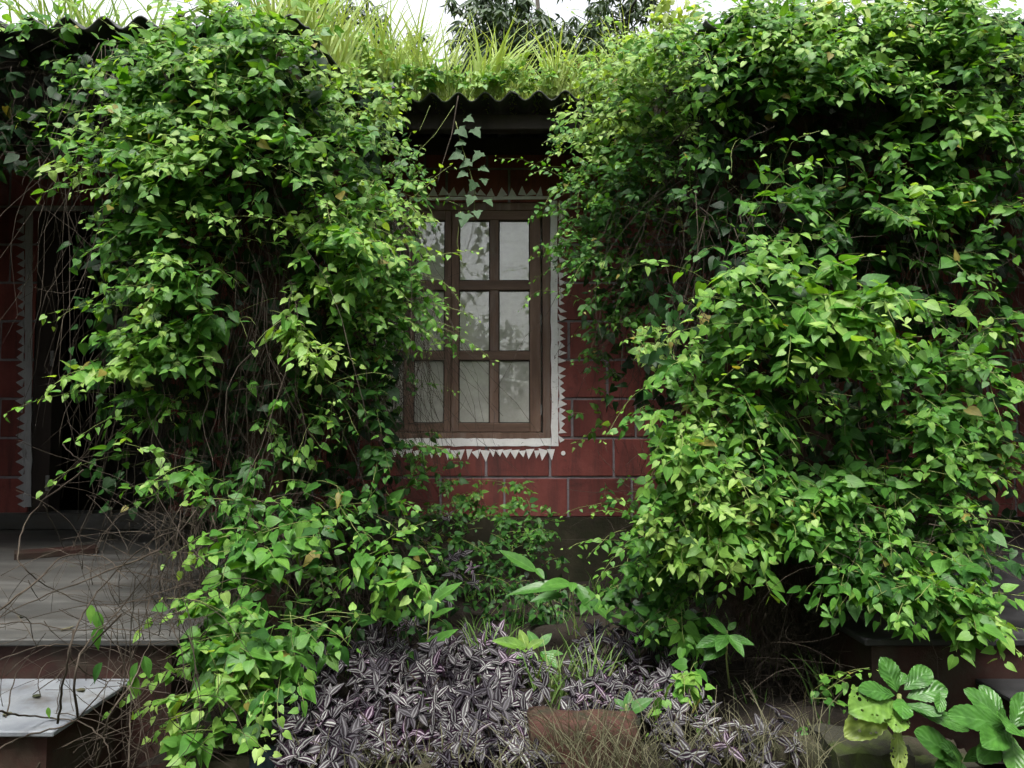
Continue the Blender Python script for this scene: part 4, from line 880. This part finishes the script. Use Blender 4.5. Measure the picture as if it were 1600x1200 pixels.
blades('thin yellowish grass growing along the roof edges', 'roof_grass', [(rp(R.uniform(440, 1010), R.uniform(3.97, 4.5)), 6, R.uniform(.10, .3), .06, R.normal(0, .35), .0045, R.uniform(.5, 1.)) for _ in range(260)] + [((R.uniform(-2.4, -1.35), R.uniform(2.95, 3.3), roof_z(3.1)), 5, .34, .04, R.normal(0, .2), .009, .62) for _ in range(22)] + [((R.uniform(.8, 2.4), R.uniform(2.95, 3.3), roof_z(3.1)), 4, .26, .04, R.normal(0, .2), .009, .7) for _ in range(10)], M['grass'], 'grass', 'stuff')
def bp(x, y, z=BZ):
    a = (x-800)/FPX; b = (600-y)/FPX; d = Vector((a, CP-b*SP, SP+b*CP)); t = (z-EYE.z)/d.z; q = EYE+d*t; return (q.x, q.y, z)
for (x, y, n, h, age, lab) in ((765, 1045, 40, .20, .45, 'fine green grass tuft in the bed left of the leafy herb'), (860, 1110, 44, .24, .6, 'green grass tuft growing behind the brick kerb'), (925, 1105, 30, .26, .6, 'tall thin grass tuft above the right end of the red brick'), (1290, 1110, 16, .24, .3, 'narrow dark grass tuft left of the broad-leaved plants'), (985, 1120, 16, .16, .6, 'short grass tuft among the striped plants on the right')):
    blades(lab, 'grass_tuft', [(bp(x, y), n, h, .035, .05, .007, age)], M['bedgrass'], 'grass tuft', None, 'grass tufts in the bed')
sp = []
for _ in range(120):
    x = R.uniform(820, 1290); p = at(x, R.uniform(1150, 1230), R.uniform(1.95, 2.08)); sp.append(((p.x, p.y, p.z), 4, R.uniform(.07, .2), .03, R.normal(0, .5), .0014, .42))
for _ in range(40):
    p = at(R.uniform(480, 830), R.uniform(1180, 1230), 1.98); sp.append(((p.x, p.y, p.z), 4, R.uniform(.05, .12), .03, R.normal(0, .5), .0028, .3))
blades('thin dry straw-coloured grass along the bottom edge in front of the kerb', 'dry_grass', sp, M['drygrass'], 'grass', 'stuff')
sp = [((R.uniform(-1.0, 1.1), R.uniform(2.3, 4.6), BZ), 3, R.uniform(.05, .14), .02, 0, .005, .2) for _ in range(260)]
blades('short green weeds over the soil of the bed', 'weeds', sp, M['bedgrass'], 'weeds', 'stuff')

# ------------------------------------------------------------------ single leafy plants
def big_leaf(parent, root, d, n, L, W, m, shape, age, droop=.3, fold=.12, scallop=0.0, name='leaf', wave=0.0):
    """one large leaf with its own outline, bent along its length"""
    d = nrm(np.array(d, float)); n = np.array(n, float); n = nrm(n-d*np.dot(n, d)); b = np.cross(n, d)
    ns, nc = (30 if scallop else 15), 6; V, lf, F = [], [], []
    for i in range(ns+1):
        t = i/ns
        if shape == 'lance': w = math.sin(math.pi*min(1, t**.75))**.9*.5
        elif shape == 'obovate': w = (math.sin(math.pi*min(1, t**1.25))**.62)*.5*(.62+.38*t) if 0 < t < 1 else 0
        else: w = math.sin(math.pi*t**.8)**.8*.5
        w = max(w, .008)*W
        if scallop and .12 < t < .99: w *= 1+scallop*(abs(math.sin(t*31))-.4)
        for j in range(nc+1):
            u = -1+2*j/nc; z = fold*abs(u)*w-droop*L*t*t+wave*W*math.sin(t*16+u)*abs(u)
            V.append((t*L, u*w, z)); lf.append((age, abs(u), t))
    for i in range(ns):
        for j in range(nc): a = i*(nc+1)+j; F += [(a, a+nc+1, a+nc+2), (a, a+nc+2, a+1)]
    # local units of one leaf length, so that patterns scale with the leaf
    V = np.array(V)/L; me = trimesh(name, V, F, np.clip(lf, 0, 1)); me.materials.append(m)
    Mx = np.eye(4); Mx[:3, 0] = d*L; Mx[:3, 1] = b*L; Mx[:3, 2] = n*L; Mx[:3, 3] = np.array(root)
    return link(name, me, parent, None, Matrix(Mx.tolist()))
def stem(parent, pts, r, m): return MB().tube(pts, r, r*.7, 6).build('stem', m, parent, True)
def leafpx(parent, x0, y0, x1, y1, Y, m, W, shape, age, dy=-.05, n=(0, -.75, .6), **kw):
    """leaf whose base and tip stand where the photograph shows them; dy: how far the tip comes forward"""
    a = np.array(at(x0, y0, Y)); b = np.array(at(x1, y1, Y+dy)); L = float(np.linalg.norm(b-a))
    dr = kw.get('droop', .1)
    d = b-a; nn = np.array(n, float); nn = nn-nrm(d)*np.dot(nn, nrm(d)); nn = nrm(nn)
    return big_leaf(parent, a, d+nn*dr*L, nn, L*1.02, W*L, m, shape, age, **kw)
k1 = empty('succulent_plant', at(1395, 1150, 2.05), 'broad-leaved plant with insect-eaten holes on the mossy stone', 'plant', 'broad-leaved scalloped plants at the bottom right')
stem(k1, [at(1410, 1200, 2.02), at(1404, 1140, 2.0), at(1405, 1085, 1.98)], .008, M['shoot'])
for (x0, y0, x1, y1, W, age, hol, dy, nx_) in ((1402, 1082, 1378, 1028, .72, .45, 0, .02, -.1), (1398, 1086, 1342, 1078, .50, .40, 0, -.03, -.2), (1412, 1078, 1452, 1046, .62, .50, 0, .03, .2), (1416, 1090, 1478, 1076, .62, .55, 0, .0, .3), (1398, 1095, 1328, 1112, .66, .70, 1, -.07, -.1), (1400, 1100, 1396, 1142, .75, .72, 1, -.08, 0), (1408, 1092, 1410, 1122, .7, .55, 0, -.07, 0), (1402, 1104, 1322, 1150, .50, .92, 1, -.05, -.1), (1412, 1100, 1470, 1118, .46, .30, 0, -.05, .2), (1420, 1106, 1512, 1140, .36, .48, 0, -.03, .1), (1404, 1072, 1412, 1052, .7, .5, 0, .03, 0), (1400, 1135, 1404, 1205, .46, .88, 1, -.05, 0), (1430, 1140, 1500, 1200, .45, .45, 1, -.05, 0), (1470, 1080, 1466, 1112, .5, .5, 0, -.05, .2)):
    leafpx(k1, x0, y0, x1, y1, 1.98, M['holed'] if hol else M['broad'], W, 'obovate', age, dy, (nx_, -.72, .65), droop=.16, fold=.2, scallop=.13, wave=.03)
k2 = empty('succulent_plant', at(1575, 1200, 1.95), 'broad-leaved scalloped plant at the right bottom corner', 'plant', 'broad-leaved scalloped plants at the bottom right')
stem(k2, [at(1582, 1215, 1.92), at(1578, 1170, 1.9), at(1576, 1140, 1.9)], .009, M['shoot'])
for (x0, y0, x1, y1, W, age, dy, nx_) in ((1570, 1130, 1508, 1078, .52, .45, .03, -.1), (1572, 1128, 1532, 1072, .56, .40, .05, 0), (1576, 1135, 1482, 1118, .42, .42, -.03, -.1), (1580, 1140, 1602, 1084, .6, .5, .03, .1), (1578, 1142, 1535, 1165, .5, .48, -.08, -.1), (1580, 1150, 1588, 1215, .62, .62, -.08, 0), (1575, 1138, 1560, 1112, .6, .42, -.04, 0), (1585, 1145, 1640, 1150, .5, .5, -.04, .2), (1574, 1150, 1530, 1190, .5, .40, -.05, -.1), (1580, 1130, 1572, 1140, .8, .6, -.08, 0), (1590, 1135, 1630, 1100, .5, .5, 0, .2)):
    leafpx(k2, x0, y0, x1, y1, 1.9, M['broad'], W, 'obovate', age, dy, (nx_, -.72, .65), droop=.16, fold=.2, scallop=.13, wave=.03)
k3 = empty('succulent_plant', at(1500, 1215, 2.0), 'low dull-green leaves between the two broad-leaved plants', 'plant', 'broad-leaved scalloped plants at the bottom right')
stem(k3, [at(1500, 1230, 2.0), at(1500, 1185, 1.98)], .006, M['shoot'])
for (x0, y0, x1, y1, age) in ((1500, 1190, 1430, 1145, .35), (1500, 1185, 1462, 1205, .5), (1505, 1190, 1540, 1170, .25), (1500, 1190, 1512, 1215, .35), (1505, 1185, 1470, 1165, .25)):
    leafpx(k3, x0, y0, x1, y1, 1.97, M['broad'], .5, 'obovate', age, -.04, droop=.14, fold=.18, scallop=.06)
def lance_plant(label, base, stems, leaves, m='lance', cat='plant', group='lance-leaved plants in the bed', name='lance_leaved_plant'):
    o = empty(name, base, label, cat, group)
    for s, Y in stems: stem(o, [at(x, y, Y) for x, y in s], .0035, M['shoot'])
    for (x0, y0, x1, y1, Y, W, age, dy, dr, nx_) in leaves: leafpx(o, x0, y0, x1, y1, Y, M[m], W, 'lance' if name == 'lance_leaved_plant' else 'ovate', age, dy, (nx_, -.55, .8), droop=dr, fold=.25)
lance_plant('arching plant with long folded leaves before the dark plinth', bp(905, 1030), [([(905, 1030), (898, 980), (895, 915)], 3.3), ([(868, 960), (850, 915), (838, 890)], 3.4)],
    [(895, 915, 958, 975, 3.3, .34, .70, -.05, .15, .3), (890, 915, 795, 930, 3.35, .24, .45, .0, .2, -.2), (892, 912, 845, 918, 3.3, .4, .8, -.08, .2, 0), (838, 893, 780, 860, 3.4, .34, .55, .0, .05, -.2), (898, 912, 925, 960, 3.3, .4, .4, -.08, .2, .2), (896, 910, 893, 925, 3.28, .6, .75, -.06, .1, 0), (880, 930, 830, 940, 3.3, .35, .25, -.05, .2, 0), (838, 888, 850, 905, 3.4, .5, .6, -.05, .1, 0)])
lance_plant('lance-leaved plant with pointed blades left of the leafy herb', bp(665, 1050), [([(655, 1045), (668, 1000), (672, 950)], 2.9), ([(672, 950), (668, 915)], 2.9)],
    [(656, 1022, 715, 984, 2.85, .34, .6, -.03, .12, 0), (676, 940, 722, 910, 2.9, .34, .7, .0, .03, .1), (672, 950, 658, 892, 2.9, .22, .55, .05, .0, 0), (674, 945, 700, 905, 2.9, .26, .5, .04, .0, .1), (655, 1030, 622, 1018, 2.85, .4, .4, -.03, .1, -.2), (652, 1036, 690, 1040, 2.8, .3, .3, -.05, .1, .1), (674, 965, 710, 950, 2.88, .3, .65, -.03, .1, .1)])
lance_plant('leafy green herb with oval leaves in the middle of the bed', bp(825, 1062), [([(822, 1060), (820, 1015)], 2.85), ([(850, 1050), (840, 1010)], 2.85)],
    [(822, 1012, 770, 1002, 2.82, .42, .7, -.03, .15, -.2), (822, 1012, 812, 984, 2.85, .55, .8, .03, .05, 0), (824, 1014, 850, 1000, 2.83, .55, .75, .0, .1, .2), (822, 1016, 838, 1045, 2.80, .6, .75, -.06, .15, .1), (820, 1016, 796, 1042, 2.80, .55, .65, -.06, .15, -.1), (845, 1018, 872, 1045, 2.82, .5, .5, -.06, .15, .2), (842, 1010, 862, 990, 2.86, .5, .45, .03, .05, .1), (842, 1012, 824, 986, 2.88, .5, .5, .03, .05, -.1), (800, 1055, 772, 1046, 2.75, .6, .4, -.05, .1, -.1), (852, 1022, 880, 1022, 2.84, .45, .5, -.02, .1, .2), (824, 1020, 818, 1050, 2.78, .5, .6, -.08, .15, 0), (850, 1030, 842, 1058, 2.8, .5, .5, -.06, .15, 0)], m='broad', group=None, name='leafy_herb')
lance_plant('glossy green herb with oval leaves at the right end of the bed', bp(1140, 1075), [([(1140, 1075), (1135, 1030), (1136, 985)], 2.45)],
    [(1136, 990, 1102, 965, 2.42, .45, .55, .0, .05, -.1), (1138, 992, 1162, 1026, 2.40, .5, .6, -.05, .12, .2), (1136, 996, 1178, 1008, 2.42, .45, .4, -.02, .1, .2), (1136, 990, 1120, 1018, 2.42, .5, .45, -.06, .15, -.1), (1132, 998, 1088, 1012, 2.42, .45, .35, -.03, .15, -.1), (1138, 985, 1150, 972, 2.44, .5, .6, .02, .05, .1), (1134, 1010, 1100, 1032, 2.42, .5, .35, -.04, .1, -.1)], m='broad', group=None, name='leafy_herb')
lance_plant('small blunt-leaved herb beside the striped plants above the kerb', bp(978, 1130), [([(978, 1130), (978, 1100)], 2.3)],
    [(978, 1112, 960, 1092, 2.3, .6, .3, .02, .1, -.1), (980, 1112, 984, 1080, 2.3, .5, .35, .03, .05, 0), (980, 1114, 1020, 1092, 2.3, .45, .3, .0, .1, .2), (978, 1116, 972, 1130, 2.28, .6, .3, -.04, .1, 0)], m='lance', group=None, name='leafy_herb')
# big pale leaves of a roof climber above the left vine and right vine
cl = empty('broad_leaf_climber', at(290, 10, 2.8), 'climber with large pale leaves at the top edge above the left vine', 'climber')
stem(cl, [at(255, 60, 2.8), at(290, 20, 2.78), at(330, 0, 2.78)], .003, M['shoot'])
for (x0, y0, x1, y1, W, age) in ((270, 8, 228, 18, .6, .85), (262, 30, 230, 34, .5, .8), (290, 5, 330, -6, .6, .85), (330, 6, 362, 2, .6, .9), (250, 38, 275, 46, .6, .6), (330, 12, 300, 22, .6, .8)):
    leafpx(cl, x0, y0, x1, y1, 2.72, M['grass'], W, 'ovate', age, -.05, (0, -.5, .8), droop=.15, fold=.15)
cr = empty('broad_leaf_climber', at(1330, 10, 2.8), 'climber with large hanging pale leaves at the top edge above the right vine', 'climber')
stem(cr, [at(1250, 20, 2.8), at(1320, 4, 2.78), at(1400, -4, 2.78)], .003, M['shoot'])
for (x0, y0, x1, y1, W, age) in ((1330, 0, 1358, 32, .55, .8), (1300, 0, 1275, 14, .6, .85), (1360, 4, 1385, 22, .6, .75), (1250, 8, 1252, 35, .5, .4), (1400, 2, 1440, 8, .5, .7), (1310, 4, 1290, 26, .55, .6), (1570, 30, 1600, 60, .6, .2)):
    leafpx(cr, x0, y0, x1, y1, 2.72, M['grass'] if age > .5 else M['lance'], W, 'ovate', age, -.05, (0, -.5, .8), droop=.15, fold=.15)
fl = empty('violet_flower', at(612, 137, 3.88), 'tiny violet flower on the roof edge left of the wavy eave', 'flower')
stem(fl, [at(610, 150, 3.92), at(612, 138, 3.89)], .002, M['shoot'])
for k in range(5):
    a = k*1.257; leafpx(fl, 612, 137, 612+5*math.cos(a), 137-5*math.sin(a), 3.88, M['flower'], .7, 'ovate', .5, -.008, droop=.1, name='petal')

# ------------------------------------------------------------------ trees behind the house
def tree(label, base, h, crown_c, rad, nleaf, size, seed, m, lim=9):
    lim = 15
    rg = np.random.default_rng(seed); o = empty('tree', base, label, 'tree', 'trees behind the house'); B = np.array(base); C = np.array(crown_c)
    tr = MB(); pts = [B+(C-B)*np.array([t**2.5, t, t])+np.array([.5*math.sin(9*t+seed)*t*t, .08*math.cos(4*t), 0]) for t in np.linspace(0, 1, 9)]
    tr.tube(pts, .15, .035, 9); trunk = tr.build('trunk', M['bark'], o, True)
    tips = []; lb = TB()
    for k in range(lim):
        t = rg.uniform(.8, 1.0); p = pts[int(t*8)]; d = nrm(rg.normal(0, 1, 3)*np.array([1, .8, .5])+np.array([0, 0, .35])); q = [p]; L = rg.uniform(.7, 1.2)*rad[0]
        for i in range(8): d = nrm(d+rg.normal(0, .22, 3)); q.append(q[-1]+d*L/8)
        lb.add(q, .05, .012, 6); tips += q[2:]
        for j in range(7):
            e = nrm(rg.normal(0, 1, 3)+np.array([0, 0, .1])); s = q[int(rg.integers(2, 9))]; r = [s]
            for i in range(6): e = nrm(e+rg.normal(0, .3, 3)); r.append(r[-1]+e*.14)
            lb.add(r, .014, .004, 4); tips += r[2:]
    lb.build('limbs', M['bark'], o)
    L = Leaves('thin'); tips = np.array(tips)
    for _ in range(nleaf//6):
        c = tips[int(rg.integers(len(tips)))]+rg.normal(0, .09, 3); a0 = rg.random()*6.3
        for i in range(6):
            a = a0+i*1.05; L.add(c, np.array([math.cos(a), math.sin(a), -rg.uniform(.2, 1.1)]), np.array([0, -.3, .8])+rg.normal(0, .4, 3), size*rg.uniform(.7, 1.2), rg.uniform(.1, .9))
    L.build(o, M[m], None, mass='crown')
for (x, y, Y, rad, n, size, sd, off, lab, m) in ((665, 55, 11.5, (2.5,), 14000, .19, 3, 1.3, 'dark drooping-leaved tree behind the roof grass, left of centre', 'tree'), (905, 70, 12.5, (1.9,), 13000, .16, 5, .9, 'rounder grey-green tree behind the roof, right of centre', 'tree'), (500, 0, 12.0, (1.2,), 3000, .18, 9, -.8, 'dark tree crown at the top edge behind the left roof grass', 'tree'), (800, 0, 12.0, (1.6,), 7600, .18, 12, .6, 'dark tree crown above the window at the top edge of the frame', 'tree')):
    c = at(x, y, Y); tree(lab, (c.x+off, Y+.3, GZ), c.z, tuple(c), rad, n, size, sd, m, 12)
# wood across the garden behind the camera, seen only in the panes, plus unseen trees added to shade the porches
wd = Leaves('thin'); tb = TB(); rg = np.random.default_rng(4)
spots = [(-9+k*1.25+rg.normal(0, .3), -10+rg.normal(0, 1.0), rg.uniform(3.4, 4.9), 1.2) for k in range(15)]
spots += [(sx*(4.6+.5*rg.random()+.35*max(0, -yy)), yy, rg.uniform(5.5, 7.5), 1.5) for sx in (-1, 1) for yy in (1.2, -.8, -2.8, -4.8, -7.0)]  # unseen side trees, added to cut the light reaching the porches
spots += [(-2.6, -1.9, 5.6, 1.0), (-4.5, 2.3, 6.2, 1.1), (-5.2, 3.6, 6.0, 1.0), (4.5, 2.3, 5.8, 1.1), (-3.3, -.9, 6.6, 1.1), (-2.9, -3.2, 6.8, 1.2), (-3.4, .6, 5.2, .8), (3.3, -1.1, 6.2, 1.1), (3.2, -3.4, 6.6, 1.2)]  # further unseen trees, most added to darken the doorway and porch ends
for (bx, by, h, rw) in spots:
    tb.add([np.array([bx, by, GZ]), np.array([bx+.1, by, h*.5]), np.array([bx, by+.1, h*.9])], .12, .04, 6)
    for _ in range(520):
        v = nrm(rg.normal(0, 1, 3))*rg.random()**.4; p = np.array([bx, by, h*.48])+v*np.array([rw, rw, h*.52]); wd.add(p, rg.normal(0, 1, 3)+np.array([0, 0, -.4]), rg.normal(0, .5, 3)+np.array([0, .4, .7]), rg.uniform(.30, .55), rg.random())
wo_ = empty('woodland', (0, -10, GZ), 'belt of trees reflected in the window panes, with unseen trees added to shade the porches', 'wood'); wo_['kind'] = 'stuff'
wd.build(wo_, M['wood_leaf'], None, mass='crowns'); tb.build('trunks', M['bark'], wo_)

# dry leaves dropped on the porch floor and step
for k, (px_, py_, zz, lab) in enumerate(((30, 962, .004, 'dry leaf on the porch floor near the left edge of the picture'), (95, 985, .004, 'dry leaf on the porch floor right at its front edge'), (120, 885, .004, 'dry leaf on the porch floor just in front of the red plank'), (55, 1085, -.1225, 'dry leaf lying in the middle of the pale step'), (125, 1075, -.1225, 'dry leaf near the right corner of the pale step'), (15, 1112, -.1225, 'dry leaf at the front edge of the pale step'))):
    q = bp(px_, py_, zz); sz = random.uniform(.035, .055); a = random.random()*6.3
    V, F, lf = TPL[('ovate', k % NV)]; W = np.array(V); W[:, 2] = np.abs(W[:, 2])*.5+.001
    me = trimesh('fallen_leaf', W, F, np.column_stack([np.full(len(W), random.uniform(0, .7)), lf])); me.materials.append(M['drygrass'])
    tag(link('fallen_leaf', me, None, None, Matrix.Translation(q) @ Matrix.Rotation(a, 4, 'Z') @ Matrix.Scale(sz, 4)), lab, 'leaf', 'dry leaves fallen on the porch and step')
